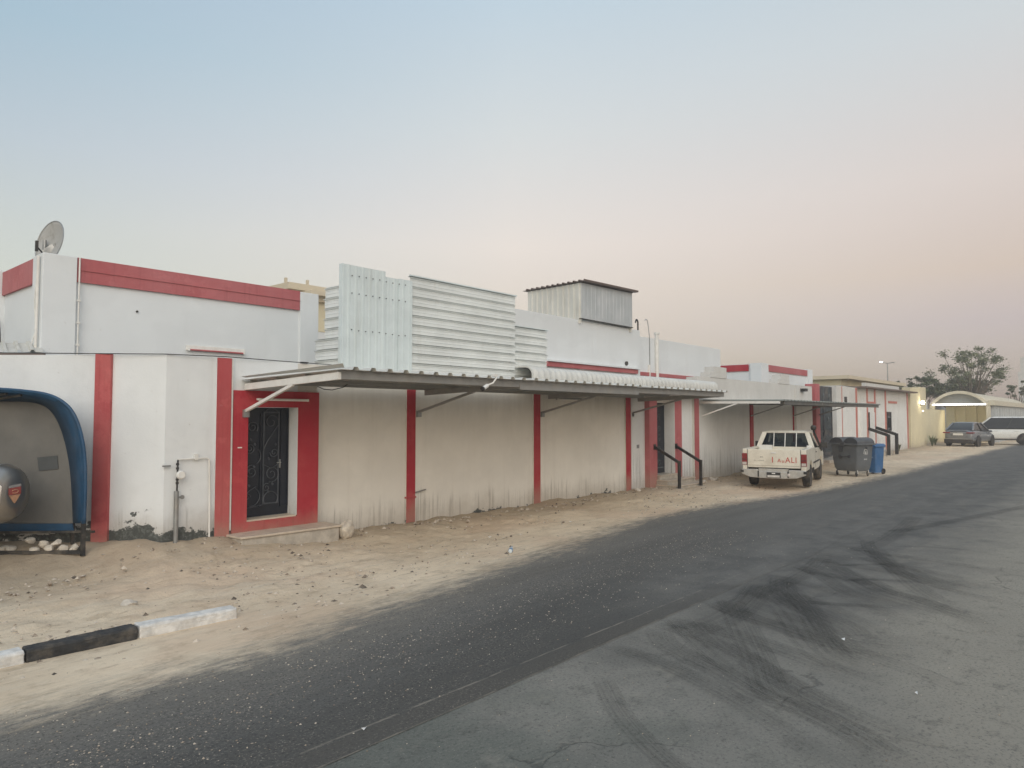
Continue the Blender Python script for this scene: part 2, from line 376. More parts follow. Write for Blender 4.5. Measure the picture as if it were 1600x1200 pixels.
# older, greyer asphalt on the camera's side
t = NT('old_asphalt'); X, Y, Z = t.xyz()
a = t.mix(t.mr(t.noise(.5, 6, .65), .3, .7), (.160,.155,.139), (.265,.252,.22))
a = t.mix(t.math('MULTIPLY', t.mr(t.noise(1.0, 6, .72), .5, .7), .5), a, (.095,.099,.093))
beige = t.mr(t.math('ADD', t.math('ADD', t.math('MULTIPLY', X, .16), t.math('MULTIPLY', Y, -.42)), t.math('MULTIPLY', t.noise(.8, 5), .9)), .35, 1.2)
a = t.mix(t.math('MULTIPLY', beige, .7), a, (.33,.30,.245))
green = t.mr(t.math('ADD', t.math('MULTIPLY', X, -.5), t.math('MULTIPLY', t.noise(1.1, 5, .7), 3.0)), -.95, .1)
a = t.mix(t.math('MULTIPLY', green, .5), a, (.085,.105,.092))
a = t.mix(t.math('MULTIPLY', t.mr(t.noise(48, 5, .8), .53, .66), .5), a, (.34,.32,.28))
a = t.mix(t.math('MULTIPLY', t.mr(t.noise(36, 5, .8), .51, .64), .55), a, (.062,.064,.062))
RUB = t.math('MULTIPLY', t.mr(t.math('ADD', Y, t.math('MULTIPLY', t.math('SUBTRACT', t.noise(.9,5,.7), .5), 2.0)), 1.2, 3.0), t.mr(X, 5.5, 9))
a = t.mix(t.math('MULTIPLY', t.mr(t.noise(4.5, 6, .75), .5, .7), .45), a, (.085,.083,.076))
a = t.mix(t.math('MULTIPLY', t.mr(t.noise(2.2, 6, .75), .54, .72), .45), a, (.30,.28,.235))
a = t.mix(RUB, a, wear_tone(t))
vor = t.n('ShaderNodeTexVoronoi', feature='DISTANCE_TO_EDGE'); vor.inputs['Scale'].default_value = .55
wv = t.n('ShaderNodeVectorMath', operation='ADD'); t.l(t.pos(), wv.inputs[0])
ns = t.n('ShaderNodeTexNoise'); ns.inputs['Scale'].default_value = 1.4; ns.inputs['Detail'].default_value = 6; t.l(t.pos(), ns.inputs['Vector']); t.l(ns.outputs['Color'], wv.inputs[1]); t.l(wv.outputs[0], vor.inputs['Vector'])
crack = t.math('MULTIPLY', t.mr(vor.outputs['Distance'], .008, .002), t.mr(t.noise(.6, 3), .5, .62))
a = t.mix(t.math('MULTIPLY', crack, .4), a, (.04,.04,.04))
t.col(a); t.rough(.88); t.b.inputs['Specular IOR Level'].default_value = .12
t.bump(t.math('ADD', t.math('MULTIPLY', t.noise(95, 4, .75), .25), t.math('ADD', t.math('MULTIPLY', t.noise(3, 5, .7), .35), t.math('MULTIPLY', crack, -.6))), .6, .02); OLD_ASPHALT = t.m

# rubbed-in tyre rubber: patchy, lets the asphalt through
def tyre_mark_mat(name, amt, seed):
    t = NT(name); uv = t.n('ShaderNodeUVMap').outputs[0]
    s = t.n('ShaderNodeSeparateXYZ'); t.l(uv, s.inputs[0])
    across = t.math('ABSOLUTE', t.math('SUBTRACT', s.outputs[0], .5))
    soft = t.mr(across, .5, .42)
    ends = t.math('MULTIPLY', t.mr(s.outputs[1], 0, .12), t.mr(s.outputs[1], 1, .6))
    ribs = t.mr(t.noise(1, 3, .7, vec=uv, stretch=(26, .5, 1)), .38, .60, .10, 1)
    spk = t.math('MULTIPLY', t.mr(t.noise(45, 4, .75), .3, .6, .35, 1), t.mr(t.noise(2.6, 4, .7), .3, .6, .6, 1))
    al = t.math('MULTIPLY', t.math('MULTIPLY', t.math('MULTIPLY', soft, ends), t.math('MULTIPLY', ribs, spk)), amt)
    t.col((.048,.050,.049)); t.rough(.88); t.b.inputs['Specular IOR Level'].default_value = .1; t.l(al, t.b.inputs['Alpha']); return t.m
TYRE_MARK = tyre_mark_mat('tyre_rubber_mark', .30, 1); TYRE_MARK_DARK = tyre_mark_mat('tyre_rubber_mark_dark', .40, 2)

# ================================================================== SETTING: ground, verge, road
def S(x): x = max(0, min(1, x)); return x*x*(3-2*x)
def hsh(i, j, k=0): return (math.sin(i*127.1+j*311.7+k*74.7)*43758.5453) % 1
def vnoise(x, y, k=0):
    i, j = math.floor(x), math.floor(y); fx, fy = S(x-i), S(y-j)
    return (hsh(i,j,k)*(1-fx)+hsh(i+1,j,k)*fx)*(1-fy) + (hsh(i,j+1,k)*(1-fx)+hsh(i+1,j+1,k)*fx)*fy
def ground_z(x, y):
    dw = max(0, 10.45-y, (10.213-.7561*x-.6545*y))
    z = .28*S((7.2-x)/2.7)*S(1-dw/1.3)
    k = S((y-edge(x)-.75)/.9)
    b = (vnoise(x*.8,y*1.3)-.45)*.07 + (vnoise(x*2.3,y*2.9,1)-.5)*.045 + (vnoise(x*6,y*6,2)-.5)*.034 + (vnoise(x*13,y*13,3)-.5)*.018
    b += .05*S((y-9.7)/.8)*vnoise(x*1.1, 3, 5)
    return z + k*(b+.012) - (1-k)*.012

m = MB().add([(-290,-290,-.03),(290,-290,-.03),(290,290,-.03),(-290,290,-.03)], [(0,1,2,3)])
tag(m.build('ground', SAND), kind='structure')
xs = [-6+.25*i for i in range(28)] + [1+.07*i for i in range(200)]
while xs[-1] < 34: xs.append(xs[-1] + .14)
while xs[-1] < 96: xs.append(xs[-1] + .6)
ys = [5.9+.075*i for i in range(64)] + [10.7, 11, 11.6, 12.4, 13.5, 15, 20]
m = MB(); nx, ny = len(xs), len(ys)
m.v = [(x, y, ground_z(x, y)) for x in xs for y in ys]
m.f = [(i*ny+j, (i+1)*ny+j, (i+1)*ny+j+1, i*ny+j+1) for i in range(nx-1) for j in range(ny-1)]
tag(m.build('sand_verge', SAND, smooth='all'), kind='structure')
xs2 = [-40 + .25*i for i in range(640)]
m = MB()
m.v = [p for x in xs2 for p in ((x, 3.70 + S((x-8)/5)*((vnoise(x*.7,1,31)-.5)*.15 + (vnoise(x*2.3,2,32)-.5)*.08), .004), (x, edge(x)+1.0, .004))]
m.f = [(2*i, 2*i+2, 2*i+3, 2*i+1) for i in range(len(xs2)-1)]
ROAD = tag(m.build('road', ASPHALT), kind='structure')
m = MB().add([(-40,-16,0),(120,-16,0),(120,4.4,0),(-40,4.4,0)], [(0,1,2,3)])
OLD = tag(m.build('old_road_surface', OLD_ASPHALT), kind='structure')

def strip_mark(name, pts, w, mat, z, parent):
    pts = [Vector((p[0], p[1], 0)) for p in pts]
    # catmull-rom resample
    P = [pts[0]*2-pts[1]] + pts + [pts[-1]*2-pts[-2]]; out = []
    for i in range(1, len(P)-2):
        for k in range(6):
            u = k/6; a,b,c,d = P[i-1:i+3]
            out.append(.5*((2*b)+(c-a)*u+(2*a-5*b+4*c-d)*u*u+(3*b-a-3*c+d)*u**3))
    out.append(pts[-1]); me = bpy.data.meshes.new(name); v = []; uv = []; f = []
    for i, p in enumerate(out):
        d = (out[min(i+1,len(out)-1)]-out[max(i-1,0)]).normalized(); n_ = Vector((-d.y, d.x, 0))
        v += [tuple(p+n_*w/2+Vector((0,0,z))), tuple(p-n_*w/2+Vector((0,0,z)))]; uv += [(0,i/(len(out)-1)),(1,i/(len(out)-1))]
    f = [(2*i,2*i+1,2*i+3,2*i+2) for i in range(len(out)-1)]
    me.from_pydata(v, [], f); L = me.uv_layers.new(name='UVMap')
    for lp in me.loops: L.data[lp.index].uv = uv[lp.vertex_index]
    me.materials.append(mat); o = bpy.data.objects.new(name, me); COL.objects.link(o); o.parent = parent; return o
marks = [([(6.4,3.62),(5.93,3.25),(5.6,2.59),(5.33,2.15),(5.28,1.76),(5.11,1.43),(4.86,1.1),(4.7,.7)], .30, 0),
 ([(7.9,3.55),(7.36,3.21),(6.18,2.51),(5.44,2.09),(5.15,1.62)], .34, 0),
 ([(9.2,3.5),(8.78,3.16),(7.89,2.61),(6.75,2.06),(6.12,1.63)], .30, 0),
 ([(10.2,3.5),(9.79,3.1),(9.11,2.58),(8.86,2.12),(8.59,1.65)], .26, 1),
 ([(10.9,3.4),(10.3,2.98),(9.5,2.33),(9.27,1.86),(8.66,1.25),(8.19,.87)], .26, 0),
 ([(10.6,3.1),(10.84,2.92),(11.76,2.07)], .13, 1), ([(9.7,2.75),(9.96,2.56),(10.32,1.88)], .12, 1),
 ([(12.4,3.1),(11.48,2.73),(9.7,1.91),(8.9,1.3)], .30, 0), ([(8.3,2.8),(8.44,2.45),(8.78,1.88)], .16, 1),
 ([(14.2,3.3),(15.41,2.96),(20.25,1.86),(24,1.2)], .26, 1), ([(12.7,2.9),(13.03,2.4),(13.12,1.42)], .14, 0),
 ([(7.6,3.6),(7.23,2.77),(7.0,2.13),(7.03,1.73),(7.19,1.14)], .42, 0),
 ([(8.0,3.5),(7.7,3.0),(7.35,2.3),(6.9,1.9),(6.6,1.3),(6.2,.6)], .26, 0),
 ([(9.6,3.55),(8.3,3.0),(7.6,2.2),(7.3,1.9),(7.8,1.2)], .36, 0),
 ([(13.4,3.5),(11.9,3.0),(10.6,2.3),(9.9,1.5),(9.6,.7)], .24, 0), ([(4.9,3.3),(4.3,2.7),(3.9,2.1),(3.6,1.5)], .2, 0),
 ([(6.9,3.6),(6.3,3.0),(5.7,2.3),(5.2,1.4),(5.0,.7)], .55, 0), ([(8.6,3.5),(8.0,2.9),(7.0,2.3),(6.5,1.9),(6.3,1.2)], .5, 0), ([(10.6,3.4),(9.9,2.7),(9.3,2.2),(8.9,1.5),(8.8,.8)], .5, 0), ([(12.0,3.3),(11.0,2.5),(10.3,1.9),(9.8,1.1)], .45, 0), ([(9.0,3.55),(7.9,3.3),(7.0,3.2),(6.0,3.35)], .4, 0),
 ([(11.2,3.5),(10.3,3.35),(9.2,3.3),(7.9,3.38),(6.7,3.5)], .3, 0), ([(17,3.4),(14.5,3.2),(12.6,3.15),(11.4,3.3)], .32, 0)]
rm_ = random.Random(21)
for k_ in range(11):
    x0 = 5.6+k_*.62+rm_.uniform(-.2,.2); b_ = rm_.uniform(.15,.75); L_ = rm_.uniform(1.6,2.9); o_ = rm_.uniform(-.2,.5)
    marks.append(([(x0+o_*.6, 3.66), (x0-.1*b_, 3.66-L_*.3), (x0-b_*.8, 3.66-L_*.65), (x0-b_*1.9, 3.66-L_)], rm_.uniform(.2,.36), 0))
for i, (p, w, k) in enumerate(marks):
    strip_mark('tyre_mark', p, w, (TYRE_MARK, TYRE_MARK_DARK)[k], .0045+.0005*i, OLD)

# ================================================================== WALL 1: corner compound wall
C0 = Vector((4.46, 10.45, 0)); TL = -RT; NO = -FH              # chamfer frame: along to the left, outwards
def ch(t_, n_, z): return C0 + TL*t_ + NO*n_ + Vector((0,0,z))
W1 = thing('boundary_wall', 'long white boundary wall with red pilasters under the grey canopy and a chamfered corner', 'wall', (4.46,10.45,0))
m = MB(); v = [ch(0,0,-.4), ch(9,0,-.4), ch(9,-.25,-.4), ch(-.10,-.25,-.4)]
v += [p+Vector((0,0,3.38)) for p in v]; m.add(v, [(0,1,2,3),(4,5,6,7),(0,1,5,4),(1,2,6,5),(2,3,7,6),(3,0,4,7)])
m.build('corner_wall_panel', WHITE_WALL, W1)
m = MB().box(4.462,5.46,10.45,10.70,-.4,2.985).box(5.46,5.73,10.47,10.70,-.4,2.985).box(5.73,6.62,10.47,10.70,2.24,2.985)
m.build('door_bay_wall', WHITE_WALL, W1)
m = MB().box(5.73,6.62,10.475,10.70,-.4,.466); m.build('threshold', CONCRETE, W1)
m = MB().box(6.62,18.57,10.65,10.92,-.4,2.98).box(6.62,7.0,10.472,10.65,-.4,2.98).box(18.57,19.67,10.65,10.92,2.5,2.98)
m.box(7.04,17.0,10.62,10.65,2.90,2.99)
m.build('wall_panel', BEIGE_WALL, W1)
m = MB().box(17.4,18.13,10.60,10.648,-.4,2.97).box(20.12,21.0,10.55,10.92,-.4,2.97).box(19.67,20.12,10.60,10.92,-.4,2.97)
m.build('porch_wall', FAR_WALL, W1)
# pilasters: white shaft, red face
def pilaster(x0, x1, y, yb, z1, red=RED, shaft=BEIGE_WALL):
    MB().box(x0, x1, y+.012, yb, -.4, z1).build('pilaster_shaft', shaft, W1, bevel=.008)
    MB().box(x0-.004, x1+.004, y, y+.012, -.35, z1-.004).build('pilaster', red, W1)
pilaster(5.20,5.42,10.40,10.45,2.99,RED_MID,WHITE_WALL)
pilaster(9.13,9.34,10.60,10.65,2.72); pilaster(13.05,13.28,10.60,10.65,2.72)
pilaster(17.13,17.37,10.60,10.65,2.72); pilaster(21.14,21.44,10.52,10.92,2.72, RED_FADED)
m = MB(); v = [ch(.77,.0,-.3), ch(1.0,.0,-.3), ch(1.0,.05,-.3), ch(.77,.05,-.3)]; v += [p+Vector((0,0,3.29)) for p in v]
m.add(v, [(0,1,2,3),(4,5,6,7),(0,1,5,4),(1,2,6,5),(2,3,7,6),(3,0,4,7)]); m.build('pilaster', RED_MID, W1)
# small red metal ring half-way up the second pilaster, and bracket sticking out
MB().box(9.115,9.355,10.58,10.65,.50,.53).build('pilaster_band', RED, W1)
MB().bar((9.35,10.60,.60),(9.62,10.60,.64),.025).build('hinge_pin', GALV, W1)
# door surround and door
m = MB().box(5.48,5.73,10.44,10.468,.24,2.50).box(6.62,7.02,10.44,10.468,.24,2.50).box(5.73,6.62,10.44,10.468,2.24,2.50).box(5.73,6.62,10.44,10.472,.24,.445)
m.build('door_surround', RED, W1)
MB().box(6.606,6.618,10.445,10.72,.466,2.24).build('door_reveal', WHITE_WALL, W1)
MB().box(5.73,6.606,10.45,10.72,.446,.47).build('door_sill', TILE, W1)
dr = MB().box(5.732,6.604,10.70,10.74,.475,2.238).build('door', DOOR_BLACK, W1, bevel=.004)
def frame(mb, x0, x1, z0, z1, y, w=.03, d=.02):
    mb.box(x0,x1,y-d,y,z0,z0+w).box(x0,x1,y-d,y,z1-w,z1).box(x0,x0+w,y-d,y,z0+w,z1-w).box(x1-w,x1,y-d,y,z0+w,z1-w); return mb
m = frame(MB(), 5.76,6.10,.60,2.15,10.70,.022); m.build('door_frame_bars', DOOR_BLACK, dr)
m = frame(MB(), 6.13,6.42,.66,2.17,10.70,.02); m.build('door_frame_bars', DOOR_SCROLL, dr)
m = frame(MB(), 6.45,6.59,.60,2.20,10.70,.018); m.build('door_frame_bars', DOOR_BLACK, dr)
def spiral(cx, cz, r, a0, turns, y, rr=.007, n=26, decay=.78):
    return [(cx+r*(1-decay*k/n)*math.cos(a0+turns*2*math.pi*k/n), y, cz+r*(1-decay*k/n)*math.sin(a0+turns*2*math.pi*k/n)) for k in range(n+1)]
def arc3(cx, cz, r, a0, a1, y, n=14): return [(cx+r*math.cos(R(a0+(a1-a0)*k/n)), y, cz+r*math.sin(R(a0+(a1-a0)*k/n))) for k in range(n+1)]
yd = 10.683
scr = [spiral(6.275,2.0,.125,R(20),1.2,yd), spiral(6.29,1.15,.14,R(250),1.7,yd), spiral(6.20,.93,.07,R(60),1.4,yd), arc3(6.275,.74,.125,-40,220,yd),
       spiral(6.33,1.5,.08,R(180),1.5,yd), [(6.14,yd,1.55),(6.2,yd,1.68),(6.3,yd,1.82),(6.40,yd,1.95)], [(6.16,yd,1.30),(6.28,yd,1.24),(6.36,yd,1.28),(6.43,yd,1.32)],
       arc3(5.93,.80,.15,-100,60,yd), spiral(5.86,.80,.06,R(0),1.5,yd), [(5.80,yd,.80),(5.9,yd,.90),(6.02,yd,.96)], spiral(5.93,1.2,.11,R(80),1.6,yd),
       spiral(5.9,1.58,.09,R(200),1.6,yd), arc3(5.95,1.45,.14,-60,50,yd), spiral(5.94,1.92,.10,R(-40),1.5,yd), [(6.13,yd,.655),(6.0,yd,.64),(5.8,yd,.62)], arc3(6.275,2.1,.13,20,160,yd)]
for s_ in scr: MB().tube(s_, .0075, 6).build('scroll', DOOR_SCROLL, dr, smooth=True)
for x, z in [(5.88,1.22),(5.98,1.28),(5.84,1.12),(5.92,1.72),(5.99,1.64),(6.24,.86),(6.31,.98),(6.36,1.63),(6.24,1.40),(5.9,.98)]:
    MB().lathe([(0,0),(.026,.004),(.012,.014),(0,.016)], (x,10.698,z), (.25,-1,.2), 7).build('leaf_ornament', DOOR_SCROLL, dr)
MB().box(6.425,6.445,10.672,10.70,1.24,1.38).tube([(6.435,10.672,1.33),(6.435,10.645,1.33),(6.36,10.645,1.33)],.008,6).build('handle', GALV, dr)
# second doorway
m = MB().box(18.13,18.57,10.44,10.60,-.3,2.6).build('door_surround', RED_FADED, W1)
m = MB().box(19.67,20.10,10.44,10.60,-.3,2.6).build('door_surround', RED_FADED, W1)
MB().box(19.655,19.669,10.45,10.80,.36,2.6).build('door_reveal', FAR_WALL, W1)
MB().box(18.573,19.653,10.645,10.9,-.3,.36).build('threshold', CONCRETE, W1)
dr2 = MB().box(18.575,19.65,10.80,10.84,.37,2.5).build('door', DOOR_BLACK, W1)
for k, z in enumerate((.6,1.0,1.35,1.6,1.95)):
    MB().tube(spiral(18.85,z,.11,R(70*k),1.5,10.79),.008,5).tube(spiral(19.3,z+.1,.11,R(70*k+120),1.5,10.79),.008,5).build('scroll', GATE_LIGHT, dr2)
MB().box(18.65,19.56,10.782,10.80,.52,.545).build('kick_bar', GATE_LIGHT, dr2)

# door steps
st = thing('doorstep', 'low worn concrete doorstep below the red framed black door', 'step', (6.2,10.2,0))
m = MB().prism([(5.42,10.02),(7.10,9.93),(7.12,10.46),(5.40,10.46)], -.1, .262, lambda p,q,a:(p,q,a)); m.build('step_block', CONCRETE, st, bevel=.02)
m = MB().prism([(5.40,9.995),(7.13,9.90),(7.15,10.44),(5.38,10.44)], .264, .298, lambda p,q,a:(p,q,a)); m.build('step_tile', TILE, st, bevel=.008)
st = thing('entrance_steps', 'three pale tiled steps with rubble edge between the two nearer black handrails', 'steps', (19.1,10.1,0))
for k, (y0, z1, x0, x1) in enumerate(((9.75,.10,18.45,20.3),(10.08,.23,18.5,20.2),(10.36,.36,18.56,19.7))):
    MB().box(x0, x1, y0, 10.60 if k == 2 else 10.44, z1-.13 if k else -.1, z1-.022).build('riser', CONCRETE, st, bevel=.012)
    MB().box(x0-.02, x1+.02, y0-.03, 10.58 if k == 2 else 10.43, z1-.02, z1+.004).build('tread', TILE, st, bevel=.006)
def handrail(label, x, y0, z0, y1, z1, zb, s=.075):
    t_ = thing('handrail', label, 'handrail', (x, y1, zb), 0, 'black steel handrails at the entrances')
    MB().bar((x, y0, z0), (x, y1+s*.2, z1), s, s).build('rail', BLACK_RAIL, t_, bevel=.008)
    MB().box(x-s/2-.002, x+s/2+.002, y1-s/2, y1+s/2, zb-.1, z1+.045).build('post', BLACK_RAIL, t_, bevel=.008)
    MB().box(x-.07, x+.07, y0-.012, y0+.0, z0-.08, z0+.08).build('wall_plate', BLACK_RAIL, t_)
    MB().box(x-.1, x+.1, y1-.09, y1+.09, zb-.08, zb+.015).build('footing', CONCRETE, t_)
handrail('black handrail at the left side of the nearer entrance steps', 18.42, 10.44, 1.20, 9.66, .78, .03)
handrail('black handrail at the right side of the nearer entrance steps', 19.72, 10.44, 1.18, 9.64, .75, .02)

# ---- canopy over the first wall
CAN = thing('canopy', 'long grey corrugated awning with white struts projecting over the boundary wall and black door', 'awning', (5.7,10.45,2.6))
def corrugated(x0, x1, pitch, h, dirn=1):
    """trapezoid ribs: list of (x, dz)"""
    p = []; x = x0
    while x < x1-1e-6:
        p += [(x,0),(min(x+pitch*.62,x1),0),(min(x+pitch*.70,x1),h),(min(x+pitch*.92,x1),h)]; x += pitch
    p.append((x1,0)); q = [p[0]]
    for a in p[1:]:
        if a[0] > q[-1][0]+1e-6: q.append(a)
    return q
def zr(y): return 2.665 + (10.45-y)*.022                        # roof rises a little outwards
for k, (xa, xb, dz) in enumerate(((5.62,9.55,0),(9.50,13.6,.006),(13.55,17.75,0))):
    MB().sweep(corrugated(xa, xb, .295, .042), 7.86, 10.46, lambda a,b,p,dz=dz: (a, p, zr(p)+b+dz)).build('roof_sheet', SHEET, CAN, solid=.003)
MB().box(5.66,17.72,7.98,8.03,2.60,2.712).box(5.66,17.72,8.03,8.08,2.60,2.612).build('front_beam', STEEL_GREY, CAN)
MB().box(9.42,13.4,7.970,7.978,2.56,2.63).build('fascia_patch', STEEL_GREY, CAN)
for yy in (8.85, 9.65, 10.38): MB().box(5.73,17.68,yy-.025,yy+.025,zr(yy)-.062,zr(yy)-.006).build('purlin', STEEL_GREY, CAN)
for k, x in enumerate((5.68, 9.45, 13.40, 17.50)):
    mt = STEEL_WHITE if k == 0 else STEEL_GREY
    MB().bar((x,10.44,2.555),(x,7.975,2.64),.05,.10).build('side_beam', mt, CAN, bevel=.004)
    MB().bar((x,10.42 if k == 0 else 10.63,2.18),(x,9.10,2.555),.045,.045).build('strut', STEEL_WHITE if k == 0 else STEEL_GREY, CAN)
    MB().box(x-.05,x+.05,10.40 if k == 0 else 10.60,10.46 if k == 0 else 10.655,2.08,2.2).build('strut_bracket', GALV, CAN)
# end closing sheet with a bent corner
MB().add([(5.65,10.4,2.70),(5.67,7.86,2.745),(5.60,7.80,2.795),(5.58,10.4,2.715)], [(0,1,2,3)]).build('edge_flashing', SHEET, CAN, solid=.004)
# tube lights and small wall fittings
def tube_light(label, x0, x1, y, z, body=STEEL_WHITE, tube=None, hb=.03):
    t_ = thing('tube_light', label, 'light fitting', (x0, y, z), 0, 'tube lights on the walls')
    MB().box(x0, x1, y-.03, y, z-.02, z+hb).build('batten', body, t_, bevel=.004)
    MB().tube([(x0+.04,y-.045,z-.012),(x1-.04,y-.045,z-.012)], .016, 8).build('lamp_tube', tube or STEEL_WHITE, t_, smooth=True)
    for xx in (x0+.02, x1-.05): MB().box(xx, xx+.03, y-.062, y-.031, z-.03, z+.012).build('lamp_holder', STEEL_WHITE, t_)
tube_light('slim white tube light on the red lintel of the nearest black door', 5.86, 6.80, 10.437, 2.37, hb=.012)
tube_light('grey tube light high on the shaded wall behind the third bay strut', 13.95, 15.1, 10.648, 2.52, STEEL_GREY)
tube_light('tube light with a red faded reflector at the foot of the tall white house wall', 5.66, 6.76, 12.498, 3.28, STEEL_WHITE, RED_FADED, .07)
# security camera under the roof edge
cc = thing('security_camera', 'small white security camera on a bent arm hanging from the canopy edge', 'camera', (8.5,7.9,2.7))
MB().tube([(8.62,7.85,2.76),(8.62,7.80,2.72),(8.56,7.82,2.64),(8.46,7.85,2.60)], .014, 8).build('arm', STEEL_WHITE, cc, smooth=True)
MB().lathe([(.0,0),(.034,0),(.034,.15),(.0,.15)], (8.44,7.84,2.59), (-.75,-.2,-.28), 14).build('camera_body', STEEL_WHITE, cc, smooth=True)
MB().lathe([(.0,.15),(.036,.148),(.036,.175),(.0,.175)], (8.44,7.84,2.59), (-.75,-.2,-.28), 14).build('lens_hood', BLACK_PL, cc)
MB().box(8.58,8.66,7.80,7.87,2.745,2.785).build('mount', STEEL_WHITE, cc)
# hanging cable
cb = MB().tube([(6.98,10.46,2.75),(6.99,10.44,2.60),(7.1,10.42,2.56),(7.25,10.40,2.55),(7.45,10.36,2.60),(7.6,10.3,2.72)], .008, 6).build('hanging_cable', BLACK_PL, smooth=True)
tag(cb, 'slack dark cable drooping beside the red door frame under the canopy', 'cable')
cb = MB().tube([(2.9,12.4,3.02),(3.9,11.0,2.992),(4.44,10.43,2.99),(5.3,10.38,3.005),(6.2,10.46,3.0),(7.5,10.5,2.995)], .007, 5).build('wall_cable', BLACK_PL, smooth=True)
tag(cb, 'thin dark cable running along the top of the white corner wall', 'cable')
MB_ = MB().box(6.68,6.80,10.44,10.50,2.985,3.01).build('junction_box', BLACK_PL); tag(MB_, 'tiny black box on the wall top beside the first canopy sheet', 'junction box')
# conduit beside first pilaster, water meter pipes
cd = MB().tube([(5.452,10.432,2.98),(5.452,10.432,.35)], .016, 8).build('conduit', PIPE_WHITE, smooth=True); tag(cd, 'white vertical conduit between the red pilaster and the red door frame', 'pipe')
wm = thing('water_meter_pipe', 'grey standpipe with a round water meter on the white corner wall', 'water pipe', (4.62,10.40,.25))
MB().tube([(4.61,10.38,.10),(4.61,10.38,1.02)], .034, 10).build('sleeve_pipe', GALV, wm, smooth=True)
MB().tube([(4.615,10.38,1.02),(4.62,10.38,1.42),(4.63,10.40,1.46)], .013, 8).build('riser_pipe', BLACK_PL, wm, smooth=True)
MB().lathe([(0,-.03),(.06,-.03),(.065,.02),(.05,.04),(0,.04)], (4.655,10.36,1.25), (0,-1,0), 16).build('meter', PIPE_WHITE, wm, smooth=True)
for z in (1.12, 1.17, 1.33, 1.39): MB().lathe([(.0,0),(.022,0),(.022,.03),(0,.03)], (4.617,10.38,z), (0,0,1), 8).build('fitting', BLACK_PL, wm)
MB().tube([(4.63,10.41,1.47),(5.06,10.41,1.475),(5.10,10.41,1.45),(5.115,10.41,.9),(5.12,10.41,.30)], .014, 8).build('branch_pipe', PIPE_WHITE, wm, smooth=True)
MB().box(4.88,4.93,10.40,10.45,1.45,1.54).build('pipe_clip', PIPE_WHITE, wm); MB().box(4.42,4.53,10.395,10.43,1.375,1.395).build('stub', GALV, wm)
MB().lathe([(.0,0),(.03,0),(.03,.02),(0,.02)], (4.68,10.36,.93), (0,-1,0), 10).box(4.63,4.69,10.36,10.39,.92,.94).build('tap', GALV, wm)
nb = MB().box(17.68,17.80,10.585,10.598,1.18,1.28).build('wall_plaque', GALV); tag(nb, 'small grey number plate on the white wall left of the second doorway', 'plaque')
nb = MB().box(5.56,5.63,10.432,10.439,1.60,1.618).build('door_number', STEEL_WHITE); tag(nb, 'tiny white name tab on the left of the red door frame', 'plaque')

# ---- corrugated screen on the wall
SCR = thing('metal_screen', 'tall pale corrugated metal privacy screen rising above the boundary wall', 'screen', (9,10.5,2.95))
def band_panel(x0, x1, z0, h, y, mat, par, along='x', xf=None):
    prof = [(0,0),(0,h*.30),(-.006,h*.33),(-.006,h*.37),(0,h*.40),(0,h*.60),(-.006,h*.63),(-.006,h*.67),(0,h*.70),(0,h*.80),(-.026,h*.82),(-.034,h*.885),(-.006,h*.895),(.05,h*.93),(.05,h*.99),(0,h)]
    fn = (lambda a,b,p: (p, y+a, z0+b)) if along == 'x' else (lambda a,b,p: (y+a, p, z0+b))
    MB().sweep(prof, x0, x1, fn).build('siding_panel', mat, par, solid=.003)
for k in range(10): band_panel(9.06, 12.19+.012*(k%2), 2.95+.187*k, .187, 10.47, SHEET_GREY, SCR)
for k in range(7): band_panel(12.2, 13.42+.015*(k%2), 2.84+.187*k, .187, 10.52, SHEET_GREY, SCR)
for k in range(3): band_panel(10.50, 11.24, 2.93+.19*k, .19, 7.47, SHEET_GREY, SCR, 'y')
for k in range(5): band_panel(10.50, 10.96+.02*(k%2), 3.50+.185*k, .185, 7.48, SHEET_GREY, SCR, 'y')
def vsheet(x0, x1, z0, z1, y):
    MB().sweep([(a, -b) for a, b in corrugated(x0, x1, .155, .004)], z0, z1, lambda a,b,p: (a, y+b, p)).build('upright_sheet', SHEET_BLUE, SCR, solid=.003)
vsheet(7.47, 8.42, 2.92, 4.80, 10.42); vsheet(8.38, 8.76, 2.92, 4.71, 10.445); vsheet(8.74, 9.09, 2.92, 4.72, 10.43)
MB().box(7.44,7.475,10.40,10.50,2.92,4.80).build('corner_flashing', SHEET_BLUE, SCR)
MB().box(9.04,12.22,10.425,10.475,4.82,4.845).box(12.2,13.44,10.475,10.525,4.149,4.172).build('top_flashing', SHEET_BLUE, SCR)
MB().box(7.6,12.1,10.56,10.60,2.95,3.0).box(7.6,12.1,10.56,10.60,4.3,4.35).box(7.6,7.65,10.5,10.6,2.9,4.6).box(10.2,10.25,10.5,10.6,2.9,4.7).box(12.05,12.1,10.5,10.6,2.9,4.7).build('support_frame', STEEL_GREY, SCR)
scw = MB()
for zz in (3.62, 4.28, 4.6):
    for x in [7.55+.155*i+.09 for i in range(9)]: scw.box(x-.009, x+.009, 10.383, 10.395, zz-.009+.02*hsh(x*7,zz), zz+.009+.02*hsh(x*7,zz))
scw.build('screws', BLACK_PL, SCR)['kind'] = 'stuff'

